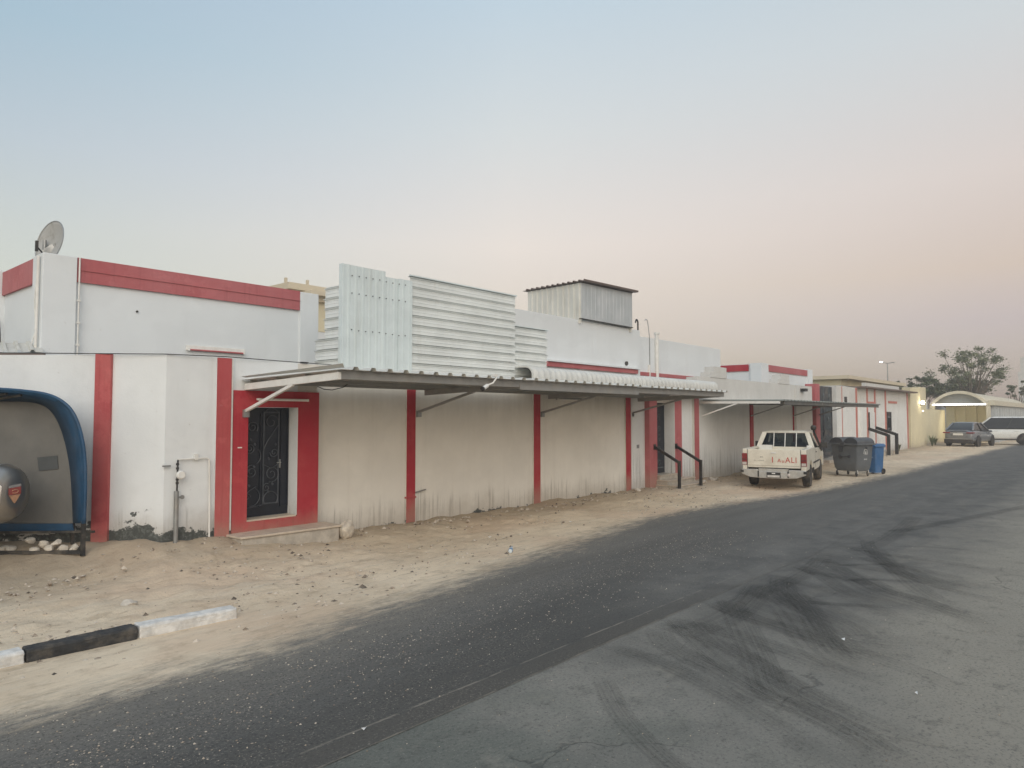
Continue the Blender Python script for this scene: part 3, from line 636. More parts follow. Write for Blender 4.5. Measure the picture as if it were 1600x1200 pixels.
# ---- curved-eave sheet roof behind the canopy
AW = thing('curved_roof', 'white ribbed sheet roof with a rounded eave behind the canopy, right of the metal screen', 'roof', (16,10.3,2.8))
def awprof(h):
    p = [(10.62,2.74),(10.62,3.10),(10.60,3.175),(10.55,3.20),(10.4,3.205+h)]
    p += [(10.20-.20*math.sin(R(a)), 3.005+.20*math.cos(R(a))) for a in range(0, 91, 15)]
    return [(y-(h if i > 4 else 0), z+(h if i > 3 else 0)) for i, (y, z) in enumerate(p)] + [(10.0-h, 2.70)]
seg = [(12.27,14.6),(14.6,17.0),(17.0,19.4),(19.4,21.75)]
for x0, x1 in seg:
    rings = []; x = x0; n = int((x1-x0)/.2); pit = (x1-x0)/n
    for i in range(n):
        for fx, hh in ((0,0),(.55,0),(.66,.013),(.88,.013)): rings.append([(x+pit*(i+fx), y, z) for y, z in awprof(hh)])
    rings.append([(x1, y, z) for y, z in awprof(.012)])
    m = MB(); k = len(rings[0]); m.v = [p for r_ in rings for p in r_]
    m.f = [(i*k+j, i*k+j+1, (i+1)*k+j+1, (i+1)*k+j) for i in range(len(rings)-1) for j in range(k-1)]
    m.build('curved_sheet', SHEET, AW, solid=.004, smooth=True)
m = MB(); pr = awprof(.004)
for i in range(len(pr)-1): m.bar((12.25, pr[i][0], pr[i][1]), (12.25, pr[i+1][0], pr[i+1][1]), .03, .03, (1,0,0))
m.build('end_trim', SHEET, AW)
MB().box(12.3,21.7,10.632,10.65,2.7,3.1).build('inner_gutter', STEEL_GREY, AW)

# ================================================================== HOUSES BEHIND
H1 = thing('corner_house', 'tall white flat roofed house with a red parapet band at the left corner', 'house', (5.9,14,0))
MB().box(3.49,8.32,12.5,19,-.1,4.56).build('walls', HOUSE_WALL, H1)
MB().box(3.91,7.90,12.455,12.497,4.215,4.60).build('parapet_band', RED_FADED, H1)
MB().box(3.91,7.90,12.44,12.453,4.40,4.412).build('band_ledge', RED_FADED, H1)
MB().box(3.445,3.487,12.93,14.65,4.18,4.58).build('parapet_band', RED_FADED, H1)
MB().box(3.43,3.90,12.43,12.92,-.1,4.60).build('corner_pillar', HOUSE_WALL, H1, bevel=.01)
MB().box(7.91,8.34,12.46,12.95,-.1,4.59).build('corner_pillar', HOUSE_WALL, H1, bevel=.01)
MB().box(3.40,3.80,14.66,15.1,-.1,4.62).build('corner_pillar', HOUSE_WALL, H1, bevel=.01)
MB().tube([(3.395,12.52,4.55),(3.39,12.52,3.1)], .022, 8).build('downpipe', PIPE_WHITE, H1, smooth=True)
MB().tube([(3.93,12.42,4.6),(3.93,12.42,3.0)], .012, 6).build('conduit', PIPE_WHITE, H1, smooth=True)
for z in (3.2,3.55,3.9): MB().box(3.905,3.955,12.40,12.43,z,z+.03).build('pipe_clip', PIPE_WHITE, H1)
MB().lathe([(0,0),(.018,0),(.018,.02),(0,.02)], (4.83,12.497,3.85), (0,-1,0), 8).build('drain_hole', BLACK_PL, H1)
MB().tube([(3.43,14.75,4.3),(3.40,14.72,4.0),(3.42,14.6,3.6),(3.44,14.55,3.1)], .008, 5).build('loose_wire', BLACK_PL, H1)
MB().tube([(3.42,12.60,4.5),(3.38,12.6,3.9),(3.41,12.62,3.4),(3.35,12.65,3.1)], .008, 5).build('loose_wire', PIPE_WHITE, H1)
# dish
dish = thing('satellite_dish', 'weathered grey satellite dish on the roof corner of the white house', 'satellite dish', (3.86,13.3,4.55))
dax = Vector((-.92,-.25,.18)).normalized(); dc_ = Vector((3.84,13.3,4.92))
prof = [(.35*k/8, .10*(k/8)**2) for k in range(9)]
DM = NT('dish_paint'); a = DM.mix(DM.mr(DM.noise(4,6,.75),.5,.72), (.40,.40,.385), (.22,.205,.175)); DM.col(a); DM.rough(.6); DM = DM.m
m = MB(); ax = dax; u_ = ax.cross(Vector((0,0,1))).normalized(); v_ = ax.cross(u_)
rings = [[dc_ + ax*t_ + (u_*math.cos(2*math.pi*k/32)+v_*math.sin(2*math.pi*k/32)*1.08)*max(r_,.002) for k in range(32)] for r_, t_ in prof]
m.loft(rings, cap=False); m.build('reflector', DM, dish, smooth=True, solid=.008)
m = MB().tube([rings[-1][k] for k in range(32)]+[rings[-1][0]], .009, 6); m.build('rim', GALV, dish)
MB().tube([dc_-Vector((0,0,.33))+ax*.05, dc_-Vector((0,0,.14))+ax*.30], .012, 6).box(*[c for q in zip(dc_-Vector((0,0,.14))+ax*.30-Vector((.02,.02,.08)), dc_-Vector((0,0,.14))+ax*.30+Vector((.02,.02,.09))) for c in q]).build('feed_arm', BLACK_PL, dish)
MB().tube([(3.72,13.42,4.5),(3.72,13.42,5.0)], .03, 8).bar((3.72,13.42,4.78),(3.84,13.34,4.90),.06,.1).build('mast', GALV, dish)
# little yard roof at far left
yr = thing('yard_roof', 'rusty edged corrugated sheet roof between the corner wall and the house side', 'roof', (2.6,13,3.0))
MB().sweep(corrugated(0,3.6,.20,.035), 0, 1.25, lambda a,b,p: tuple(Vector((3.36,12.02,3.04+b))+Vector((-.655,.756,0))*a+Vector((.15,.75,.17))*p)).build('roof_sheet', SHEET_SHED, yr, solid=.004)
MB().bar((3.38,12.05,3.0),(1.04,14.73,3.0),.05,.05).build('edge_batten', SHEET_RUST, yr)

H2 = thing('middle_house', 'long white flat roofed house with a red string course behind the curved roof', 'house', (18,14,0))
MB().box(11.6,21.12,12.5,16.2,-.1,5.02).build('walls', HOUSE_WALL, H2, bevel=.01)
MB().box(21.123,27.95,12.72,16.4,-.1,4.87).build('walls', HOUSE_WALL, H2, bevel=.01)
MB().box(15.9,20.85,12.42,12.497,3.52,3.66).build('string_course', RED_FADED, H2)
MB().box(15.9,20.95,12.36,12.495,3.663,3.71).build('ledge', HOUSE_WALL, H2)
MB().box(21.125,25.5,12.66,12.717,3.50,3.63).build('string_course', RED_FADED, H2)
MB().tube([(22.55,12.66,3.0),(22.55,12.66,5.02)], .07, 10).build('vent_pipe', PIPE_WHITE, H2, smooth=True)
MB().lathe([(0,0),(.10,0),(.10,.07),(0,.07)], (22.55,12.66,5.02), (0,0,1), 10).build('vent_cap', PIPE_WHITE, H2)
MB().tube([(22.05,12.69,3.0),(22.05,12.69,3.9)], .05, 8).build('drain_pipe', PIPE_WHITE, H2, smooth=True)
MB().lathe([(0,0),(.07,0),(.07,.05),(0,.05)], (20.2,12.497,3.84), (0,-1,0), 8).build('wall_spout', BLACK_PL, H2)
jp = MB().tube([(21.66,12.9,4.8),(21.66,12.9,5.40),(21.62,12.9,5.47),(21.52,12.88,5.47),(21.45,12.87,5.36)], .028, 8).build('roof_pipe', BLACK_PL, smooth=True)
tag(jp, 'thick dark hooked pipe standing on the white middle house roof', 'pipe')
jp = MB().tube([(22.12,12.70,3.9),(22.10,12.69,4.86),(22.08,12.75,5.42),(22.03,12.75,5.50),(21.95,12.75,5.51),(21.88,12.75,5.46)], .014, 6).build('roof_pipe', GALV, smooth=True)
tag(jp, 'thin wire-like hooked pipe bent over the roof edge beside the thick dark hook', 'pipe')
SH = thing('roof_shed', 'box shed of weathered corrugated sheets on the roof of the middle house', 'shed', (19,13.4,5))
def shedwall(name, pts0, d, L, z0, z1fn, n_):
    m = MB(); prof = corrugated(0, L, .205, .03); k = len(prof)
    for a, b in prof:
        p = Vector(pts0)+Vector(d)*a+Vector(n_)*b
        m.v += [(p.x,p.y,z0(a) if callable(z0) else z0), (p.x,p.y,z1fn(a))]
    m.f = [(2*i,2*i+2,2*i+3,2*i+1) for i in range(k-1)]; return m.build(name, SHEET_SHED, SH, solid=.004)
def shz(x, y): return 6.14 + (y-12.4)*-.02 + (x-17.5)*.02
shedwall('side_sheet', (17.53,14.5,0), (0,-1,0), 2.1, 4.9, lambda a: shz(17.53,14.5-a), (-1,0,0))
t = NT('galvanised_sheet'); t.col(t.mix(t.mr(t.noise(2,5),.3,.7),(.40,.43,.44),(.48,.50,.51))); t.rough(.45); GSH = t.m
m = MB(); prof = corrugated(0, 2.93, .205, .007)
for a, b in prof: m.v += [(17.53+a,12.40-b,5.06), (17.53+a,12.40-b,shz(17.53+a,12.4))]
m.f = [(2*i,2*i+2,2*i+3,2*i+1) for i in range(len(prof)-1)]; m.build('front_sheet', GSH, SH, solid=.004)
MB().sweep(corrugated(0,2.4,.205,.045), 17.42, 20.58, lambda a,b,p: (p,14.62-a,shz(p,14.62-a)+.03+b)).build('roof_sheet', SHEET_RUST, SH, solid=.012)
MB().box(17.5,20.5,12.385,12.46,5.035,5.06).build('shadow_line', BLACK_PL, SH)  # black strip standing in for the shadow line under the front sheet
MB().box(20.42,20.46,12.42,14.5,4.9,6.1).build('side_sheet', SHEET_SHED, SH)

YV = thing('distant_villa', 'cream villa roof with stepped cornice far behind the gap beside the metal screen', 'house', (19,30,0))
MB().box(16.9,26,26.6,36,-.1,7.0).build('walls', YELLOW, YV)
MB().box(15.9,26.6,25.9,36.5,7.35,7.62).build('cornice', CREAM, YV); MB().box(16.3,26.3,26.2,36.3,7.0,7.34).build('cornice', CREAM, YV)
MB().box(16.0,26.2,24.4,25.88,6.95,7.12).build('cornice', CREAM, YV); MB().box(16.3,26,24.7,25.87,6.75,6.948).build('cornice', CREAM, YV); MB().box(16.5,26,24.9,25.86,5.55,6.748).build('walls', YELLOW, YV); MB().box(16.5,26,24.92,25.85,-.1,5.548).build('walls', HOUSE_WALL, YV)
for x, y in ((15.95,29.5),(16.0,26.3),(16.9,26.1)): MB().box(x-.05,x+.05,y-.05,y+.05,7.62,7.85).build('finial', CREAM, YV)

# ================================================================== WALL 2 with merlons, canopy 2
W2 = thing('boundary_wall', 'white boundary wall with stepped merlons and thin red posts behind the pickup truck', 'wall', (21.4,10.5,0))
MB().box(21.36,32.5,10.65,10.92,-.4,3.38).build('wall_panel', FAR_WALL, W2)
MB().box(21.42,31.9,10.56,10.648,2.62,3.40).build('upper_band', FAR_WALL, W2)
for x0 in (22.4, 28.5):
    MB().box(x0,x0+1.25,10.54,10.92,3.403,3.58).build('merlon', FAR_WALL, W2); MB().box(x0+.28,x0+1.25,10.55,10.91,3.583,3.78).build('merlon', FAR_WALL, W2)
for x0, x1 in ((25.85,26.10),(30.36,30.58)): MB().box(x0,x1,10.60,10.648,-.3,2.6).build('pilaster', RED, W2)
MB().box(30.4,32.4,10.50,10.648,-.3,3.40).build('gate_wing', FAR_WALL, W2)
MB().box(30.9,31.25,10.30,10.50,3.15,3.27).build('wall_lamp', BLACK_PL, W2)
CN2 = thing('canopy', 'shallow grey corrugated awning above the pickup truck and the tall gate', 'awning', (21.6,10.5,2.55))
def z2(y): return 2.60-(10.45-y)*.012
MB().sweep(corrugated(21.6,33.05,.30,.04), 7.9, 10.55, lambda a,b,p: (a,p,z2(p)+b)).build('roof_sheet', SHEET_OLD, CN2, solid=.004)
MB().box(22.0,33.0,7.96,8.02,2.455,2.575).build('front_beam', STEEL_DARK, CN2)
for k, x in enumerate((21.62,25.6,30.0,32.9)):
    MB().bar((x,10.55,2.545),(x,7.955,2.515),.05,.075).build('side_beam', STEEL_WHITE if k == 0 else STEEL_GREY, CN2)
    MB().bar((x,10.5,2.10),(x,9.3,2.50),.04,.04).build('strut', STEEL_WHITE if k == 0 else STEEL_GREY, CN2)
for yy in (8.9,9.7): MB().box(21.65,32.95,yy-.02,yy+.02,2.53,2.575).build('purlin', STEEL_GREY, CN2)

H3 = thing('right_house', 'white house with a bright red roof band behind the merlon wall', 'house', (35,14,0))
MB().box(31.8,38.6,12.55,20,-.1,4.5).build('walls', HOUSE_WALL, H3)
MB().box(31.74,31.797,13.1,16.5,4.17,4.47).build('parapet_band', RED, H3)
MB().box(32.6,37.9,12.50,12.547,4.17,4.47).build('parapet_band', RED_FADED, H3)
MB().box(31.72,32.55,12.48,13.0,-.1,4.52).build('corner_pillar', HOUSE_WALL, H3); MB().box(37.95,38.65,12.48,13.0,-.1,4.53).build('corner_pillar', HOUSE_WALL, H3)

# gate
GP = thing('gate', 'tall dark steel double gate with an ornamental top panel beside the dumpster', 'gate', (34,10.5,.2))
MB().box(32.53,33.06,10.38,10.85,-.3,3.53).build('gate_post', RED_FADED, GP, bevel=.01)
MB().box(35.62,36.4,10.42,10.85,-.3,3.55).build('gate_post', FAR_WALL, GP, bevel=.01)
MB().box(33.08,35.60,10.62,10.67,2.66,3.48).build('top_panel', GATE_MAT, GP)
for x0, x1 in ((33.1,34.32),(34.36,35.58)):
    lf = MB().box(x0,x1,10.64,10.69,.22,2.60).build('gate_leaf', GATE_MAT, GP)
    frame(MB(),x0,x1,.22,2.60,10.64,.07,.03).box(x0,x1,10.61,10.64,1.35,1.43).box(x0,x1,10.61,10.64,.72,.78).build('leaf_frame', GATE_MAT, lf)
    for k in range(7): MB().box(x0+.12+.15*k,x0+.15+.15*k,10.615,10.64,1.45,2.52).build('bar', GATE_LIGHT, lf)
    for k in range(4): MB().tube(spiral(x0+.25+.26*k,1.08,.12,R(90*k),1.4,10.625),.014,5).build('scroll', GATE_LIGHT, lf)
    for k in range(4): MB().tube(spiral(x0+.25+.26*k,.48,.1,R(90*k),1.4,10.625),.012,5).build('scroll', GATE_LIGHT, lf)
    MB().lathe([(0,0),(.1,.01),(.04,.04),(0,.05)],(x0+.6,10.61,1.95),(0,-1,0),8).build('rosette', GATE_LIGHT, lf)
for x in (33.5,34.3,35.1): MB().lathe([(0,0),(.11,.01),(.04,.04),(0,.05)],(x,10.62,3.05),(0,-1,0),8).tube([(x,10.61,2.75),(x,10.61,3.4)],.015,5).build('rosette', GATE_LIGHT, GP)
MB().box(33.0,35.7,10.0,10.62,-.1,.14).build('ramp', CONCRETE, GP)

# annex and villa beyond the gate
V4 = thing('gatehouse', 'low white gatehouse with thin red trim lines and a flat dark eave', 'building', (43,11,0))
MB().box(36.42,39.8,10.55,11.5,-.3,3.56).build('walls', FAR_WALL, V4); MB().box(39.8,50.2,10.45,12.5,-.3,3.55).build('walls', FAR_WALL, V4)
MB().box(39.4,51.2,10.05,12.6,3.553,3.63).build('eave', SHEET_RUST, V4)
MB().box(42.5,50.15,10.9,11.1,3.633,3.95).build('parapet', FAR_WALL, V4)
for x0, x1 in ((36.42,36.9),(39.2,39.45),(40.85,41.05),(42.35,42.6),(44.6,44.85),(49.95,50.22)):
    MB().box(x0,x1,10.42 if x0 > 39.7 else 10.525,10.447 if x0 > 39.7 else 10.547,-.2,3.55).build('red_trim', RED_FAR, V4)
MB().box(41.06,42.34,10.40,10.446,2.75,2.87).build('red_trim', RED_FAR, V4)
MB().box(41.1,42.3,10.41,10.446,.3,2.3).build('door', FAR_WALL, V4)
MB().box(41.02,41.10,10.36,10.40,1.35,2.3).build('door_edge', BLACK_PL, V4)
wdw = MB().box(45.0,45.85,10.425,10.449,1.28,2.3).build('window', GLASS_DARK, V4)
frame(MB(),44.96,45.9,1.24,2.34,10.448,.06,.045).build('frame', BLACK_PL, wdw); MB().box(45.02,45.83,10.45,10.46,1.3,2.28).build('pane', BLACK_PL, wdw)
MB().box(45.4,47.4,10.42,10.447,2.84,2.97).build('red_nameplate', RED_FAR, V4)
MB().box(37.3,37.6,10.5,10.548,2.75,3.05).build('vent_hole', BLACK_PL, V4)
handrail('black handrail in front of the gatehouse door, left of two', 41.0, 10.40, 1.42, 9.46, 1.10, .04, .15)
handrail('black handrail in front of the gatehouse, right of two', 42.45, 10.40, 1.46, 9.40, 1.12, .04, .15)
MB_ = MB().box(40.9,42.6,9.6,10.42,-.1,.28).build('entrance_landing', CONCRETE, bevel=.02); tag(MB_, 'low concrete landing between the far pair of black handrails', 'step')
VL = thing('villa', 'white villa with a yellow frieze and tan roof slab behind the gatehouse', 'house', (50,14,0))
MB().box(44.1,57.6,12.65,20,-.1,3.9).build('walls', HOUSE_WALL, VL); MB().box(44.08,57.6,12.62,20,3.903,4.26).build('frieze', YELLOW, VL)
MB().box(43.7,57.9,12.1,20.3,4.263,4.47).build('roof_slab', CREAM, VL)

# ================================================================== YELLOW WALL, LAMP, CARPORT
YW = thing('yellow_wall', 'yellow plastered wall and gate pier carrying the lit lamp', 'wall', (54,10.6,0))
MB().box(51.3,54.2,10.5,11.0,-.2,3.95).build('pier', YELLOW, YW, bevel=.02)
MB().box(54.3,56.6,10.62,11.0,-.2,4.08).build('pier', YELLOW, YW, bevel=.02)
MB().box(56.6,68,11.4,11.6,-.2,2.6).build('wall_panel', YELLOW, YW)
MB().box(54.21,54.29,10.55,10.7,0,2.75).build('door_leaf', BLACK_PL, YW)
MB().box(56.5,66,12.3,12.5,-.2,3.4).build('wall_panel', FAR_WALL, YW)
LP = thing('wall_lamp', 'glowing white globe lamp on the yellow gate pier', 'lamp', (53.9,10.45,2.95))
LAMP_E = emis('lamp_glow', (1,.93,.75), 9)
MB().lathe([(0,-.13),(.09,-.1),(.13,0),(.09,.1),(0,.13)], (53.85,10.3,3.0), (0,0,1), 14).build('globe', LAMP_E, LP, smooth=True)
MB().bar((53.85,10.5,2.85),(53.85,10.3,2.85),.05).build('arm', BLACK_PL, LP)
ld = bpy.data.lights.new('lamp_light','POINT'); ld.energy = 9; ld.color = (1,.85,.55); ld.shadow_soft_size = .15; lo = bpy.data.objects.new('lamp_light', ld); COL.objects.link(lo); lo.parent = LP; lo.location = (0,-.35,.05)
LP2 = MB().lathe([(0,-.05),(.05,0),(0,.05)], (54.9,10.5,2.45), (0,0,1), 10).build('wall_lamp', LAMP_E, smooth=True); tag(LP2, 'tiny lit bulb just below the bright globe lamp', 'lamp')

CP = thing('carport', 'barrel vaulted beige carport with grey ribbed side wall and a lit tube across its arch', 'carport', (66,9.5,0))
X0, YA, YB, ZS, ZC = 66.0, 8.15, 12.0, 2.95, 3.98
BEIGE_SHEET = metal_sheet('beige_sheet', (.66,.60,.46), .5, dirt=.3); GREY_RIB = metal_sheet('grey_rib', (.42,.44,.44), .5)
def arc_pts(r=0, n=16):
    hw = (YB-YA)/2; hh = ZC-ZS; Rr = (hw*hw+hh*hh)/(2*hh); cy = (YA+YB)/2; cz = ZC-Rr; a = math.asin(hw/Rr)
    return [(cy+(Rr+r)*math.sin(-a+2*a*k/n), cz+(Rr+r)*math.cos(-a+2*a*k/n)) for k in range(n+1)]
m = MB(); A = arc_pts(); B = arc_pts(.06)
m.prism(A + B[::-1], X0, X0+30, lambda p,q,a: (a,p,q)); m.build('vault', BEIGE_SHEET, CP)
m = MB(); B = arc_pts(.12); C = arc_pts(-.10); m.prism(C + B[::-1], X0-.15, X0-.005, lambda p,q,a: (a,p,q)); m.build('arch_trim', BEIGE_SHEET, CP)
m = MB(); m.prism(arc_pts(-.02), X0+.5, X0+.55, lambda p,q,a: (a,p,q)); m.build('gable_sheet', GREY_RIB, CP)
MB().box(X0-.1,X0+30,YA-.45,YA+.0,ZS-.02,ZS+.36).build('side_fascia', BEIGE_SHEET, CP)
for k in range(20):
    MB().prism([(0,0),(1.0,0),(1.18,-.22),(1.4,-.22),(1.5,0),(1.5,.05),(0,.05)], -.1, ZS-.03, lambda p,q,a,k=k: (X0+.3+1.5*k+p, YA-.1+q, a)).build('rib_panel', GREY_RIB, CP)
MB().box(X0-.1,X0+.2,YA-.15,YA+.12,-.1,ZS).build('column', BEIGE_SHEET, CP); MB().box(X0-.2,X0+.12,YB-.25,YB+.1,-.1,ZS).build('column', YELLOW, CP)
MB().box(X0+6,X0+6.15,YA,YB,-.1,ZS).build('back_wall', YELLOW, CP)
for y in (8.9,9.7,10.5,11.3): MB().box(X0+5.8,X0+5.99,y,y+.2,-.1,ZS).build('back_rib', YELLOW, CP)
TUBE_E = emis('tube_glow', (1,.98,.93), 3)
TB = thing('tube_light', 'long lit white tube light spanning the carport arch', 'light fitting', (X0-.2,10,ZS))
MB().tube([(X0-.25,YA+.12,ZS+.06),(X0-.25,YB-.1,ZS+.06)], .05, 10).build('lamp_tube', TUBE_E, TB, smooth=True)
MB().box(X0-.2,X0-.155,YA+.1,YB-.1,ZS+.0,ZS+.14).build('batten', STEEL_WHITE, TB)
ld = bpy.data.lights.new('tube_light_source','AREA'); ld.shape = 'RECTANGLE'; ld.size = 3.4; ld.size_y = .2; ld.energy = 45; ld.color = (1,.93,.72); lo = bpy.data.objects.new('tube_light_source', ld); COL.objects.link(lo); lo.parent = TB; lo.location = (.9,.1,-.05); lo.rotation_euler = (0,R(-40),R(90)*0)

# ================================================================== LEFT: shelter, tank, wheel, rocks
BLUE = simple('blue_canvas', (.006,.055,.125), .5, var=.2, scale=5, bump=.2, dust=.05)
GREY_PANEL = simple('grey_canvas', (.145,.14,.128), .8, var=.12, scale=2.5, bump=.3, dust=.2, dustc=(.27,.25,.21))
FRAME_B = simple('black_frame', (.022,.022,.022), .6, var=.2, dust=.3)
SHL = thing('gas_shelter', 'hooped canvas shelter with blue edging and grey back against the corner wall', 'shelter', tuple(ch(2.0,.4,.2)))
rim = [(4.2,2.30),(3.4,2.46),(2.6,2.50),(2.2,2.475),(1.75,2.45),(1.35,2.40),(1.12,2.31),(.96,2.16),(.85,1.92),(.78,1.6),(.755,1.2),(.755,.66)]
bak = [(4.4,2.14),(3.5,2.26),(2.7,2.31),(2.3,2.31),(1.85,2.30),(1.63,2.25),(1.50,2.15),(1.40,1.99),(1.32,1.78),(1.25,1.5),(1.20,1.15),(1.16,.60)]
def smooth2(P, k=5):
    Q = [P[0]] + P + [P[-1]]; o = []
    for i in range(1, len(Q)-2):
        for j in range(k):
            u = j/k; o.append(tuple(.5*(2*Q[i][d]+(Q[i+1][d]-Q[i-1][d])*u+(2*Q[i-1][d]-5*Q[i][d]+4*Q[i+1][d]-Q[i+2][d])*u*u+(3*Q[i][d]-Q[i-1][d]-3*Q[i+1][d]+Q[i+2][d])*u**3) for d in (0,1)))
    return o + [P[-1]]
rim = smooth2(rim); bak = smooth2(bak)
m = MB(); m.v = [ch(a,.62,z) for a, z in rim] + [ch(a,.60,z-.03 if i < 30 else z) for i, (a, z) in enumerate([(a+(.0 if i < 25 else .035), z) for i, (a, z) in enumerate(rim)])] ; k = len(rim)
m.f = [(i,i+1,i+1+k,i+k) for i in range(k-1)]; m.build('front_hem', BLUE, SHL, solid=.03)
m = MB(); m.v = [ch(a,.60,z) for a, z in rim] + [ch(a,.20,z) for a, z in bak]; m.f = [(i,i+1,i+1+k,i+k) for i in range(k-1)]
m.build('hood', BLUE, SHL, solid=.012, smooth='all')
MB().tube([ch(a,.615,z) for a, z in rim], .022, 8).build('hoop', BLUE, SHL, smooth='all')
m = MB(); m.v = [ch(a,.20,z) for a, z in bak] + [ch(4.4,.20,.60)]; m.f = [tuple(range(len(m.v)))]; m.build('back_panel', GREY_PANEL, SHL, solid=.012)
MB().add([ch(1.15,.23,.60), ch(4.4,.23,.60), ch(4.4,.23,.47), ch(1.12,.23,.47)], [(0,1,2,3)]).build('bottom_hem', BLUE, SHL, solid=.02)
MB().add([ch(1.68,.215,1.52), ch(1.40,.215,1.545), ch(1.38,.215,1.36), ch(1.65,.215,1.33)], [(0,1,2,3)]).build('patch', simple('patch', (.075,.08,.08), .8), SHL, solid=.006)
def lbar(a, b, w): return MB().bar(ch(*a), ch(*b), w, w)
lbar((.80,.56,.22),(.80,.56,.68),.05).build('frame_post', FRAME_B, SHL); lbar((.78,.56,.27),(4.4,.56,.24),.045).build('frame_rail', FRAME_B, SHL)
lbar((.80,.56,.29),(1.2,.12,.29),.04).build('frame_rail', FRAME_B, SHL); lbar((.80,.30,.50),(4.4,.30,.47),.03).build('frame_rail', FRAME_B, SHL); lbar((1.2,.14,.2),(1.2,.14,.66),.04).build('frame_post', FRAME_B, SHL)
MB().bar(ch(1.9,.55,2.40), ch(2.9,.25,2.30), .03).bar(ch(1.7,.55,2.38), ch(2.5,.22,2.30), .03).build('roof_brace', FRAME_B, SHL)
# tank on a two-wheel trailer
TK = thing('steel_tank', 'dull stainless steel tank with a red warning diamond lying in the shelter', 'tank', tuple(ch(1.9,1.0,.5)))
ec = ch(1.51,.98,1.10); tax = (-TL + NO*.03).normalized()          # axis pointing out of the end cap
tp = [(0,.085),(.15,.08),(.255,.068),(.27,.055),(.30,.05),(.335,.02),(.365,-.04),(.38,-.09),(.38,-.12),(.365,-.14),(.362,-1.3)]
MB().lathe([(0,-1.7),(.3,-1.6),(.362,-1.3)]+tp[::-1][1:], ec, tax, 40).build('shell', STEEL_TANK, TK, smooth='all')
side = tax.cross(Vector((0,0,1))).normalized(); upt = Vector((0,0,1))
for s_ in (-.115,-.09): MB().tube([ec+tax*(s_)+(side*math.cos(a*.2094)+upt*math.sin(a*.2094))*.378 for a in range(31)], .007, 6).build('weld_ring', GALV, TK)
fp = []
for (d_, ang) in ((-.26,25),(-.26,-25),(-.75,-25),(-.75,25)):
    fp.append(ec+tax*d_+(side*math.cos(R(ang))+upt*math.sin(R(ang)))*.372)
for ang in (22,-22): MB().tube([ec+tax*d_+(side*math.cos(R(ang))+upt*math.sin(R(ang)))*.37 for d_ in (-.24,-1.0)], .012, 6).build('saddle_strap', GALV, TK)
MB().tube([ec+tax*-.24+(side*math.cos(R(a))+upt*math.sin(R(a)))*.37 for a in range(-22,23,4)], .012, 6).build('saddle_strap', GALV, TK)
# handle bar on the end cap
hp = [ec+tax*q+side*w+upt*z for q, w, z in ((.03,.27,.16),(.10,.285,.12),(.10,.29,-.10),(.03,.28,-.14))]
MB().tube(hp, .011, 6).build('handle', STEEL_TANK, TK, smooth=True)
MB().tube([ec+tax*.03+(side*math.cos(R(a))+upt*math.sin(R(a)))*.30 for a in range(-150,-20,10)], .010, 6).build('handle', STEEL_TANK, TK, smooth=True)
# label: red band over a pale downward triangle with a flame swirl
LB = ec+tax*.131
def lab(pts): return [tuple(LB+side*(p-.10)+upt*q-tax*(.040+.28*((p-.1)**2+q**2))) for p, q in pts]
LR = simple('label_red', (.42,.10,.085), .5); LO = simple('label_tan', (.62,.34,.20), .5); LW = simple('label_grey', (.38,.36,.34), .5)
tri = [(.02,-.015),(.24,-.015),(.13,-.125)]
MB().add(lab([(.02,-.01),(.24,-.01),(.24,.075),(.02,.085)]), [(0,1,2,3)]).build('warning_label', LR, TK)
MB().add(lab([(.03,-.015),(.23,-.015),(.16,-.10),(.13,-.125),(.10,-.10)]), [(0,1,2,3,4)]).build('warning_triangle', LO, TK)
MB().add(lab([(.02,.088),(.24,.078),(.24,.11),(.02,.12)]), [(0,1,2,3)]).build('label_strip', LW, TK)
MB().tube(lab([(.07+.055*math.cos(R(a))+.06, .03+.022*math.sin(R(a))) for a in range(20,340,20)]), .006, 5).build('label_symbol', LO, TK)
TR = thing('tank_trailer', 'black wheeled cradle under the steel tank at the left edge', 'trailer', tuple(ch(2.2,1.1,.2)))
lbar((1.75,1.0,.62),(3.6,1.0,.62),.06).build('chassis_bar', FRAME_B, TR); lbar((1.75,1.35,.58),(3.6,1.35,.58),.06).build('chassis_bar', FRAME_B, TR)
lbar((1.95,.95,.25),(2.05,.95,.74),.05).build('chassis_leg', FRAME_B, TR); lbar((1.9,1.4,.66),(2.2,1.2,.40),.03).build('hose', FRAME_B, TR)
MB().tube([ch(1.78,1.3,.50),ch(1.9,1.35,.42),ch(2.05,1.4,.46),ch(2.3,1.45,.3)], .018, 6).build('hose', BLACK_PL, TR, smooth=True)
wc = ch(2.13,1.55,.40)
w_ = MB().lathe([(.15,-.05),(.25,-.06),(.285,-.03),(.29,0),(.285,.03),(.25,.06),(.15,.05)], wc, NO, 28).build('wheel', RUBBER, TR, smooth=True)
MB().lathe([(0,-.03),(.14,-.04),(.155,-.03),(.155,.03),(.14,.045),(.05,.03),(0,.05)], wc, NO, 20).build('rim', GALV, w_)
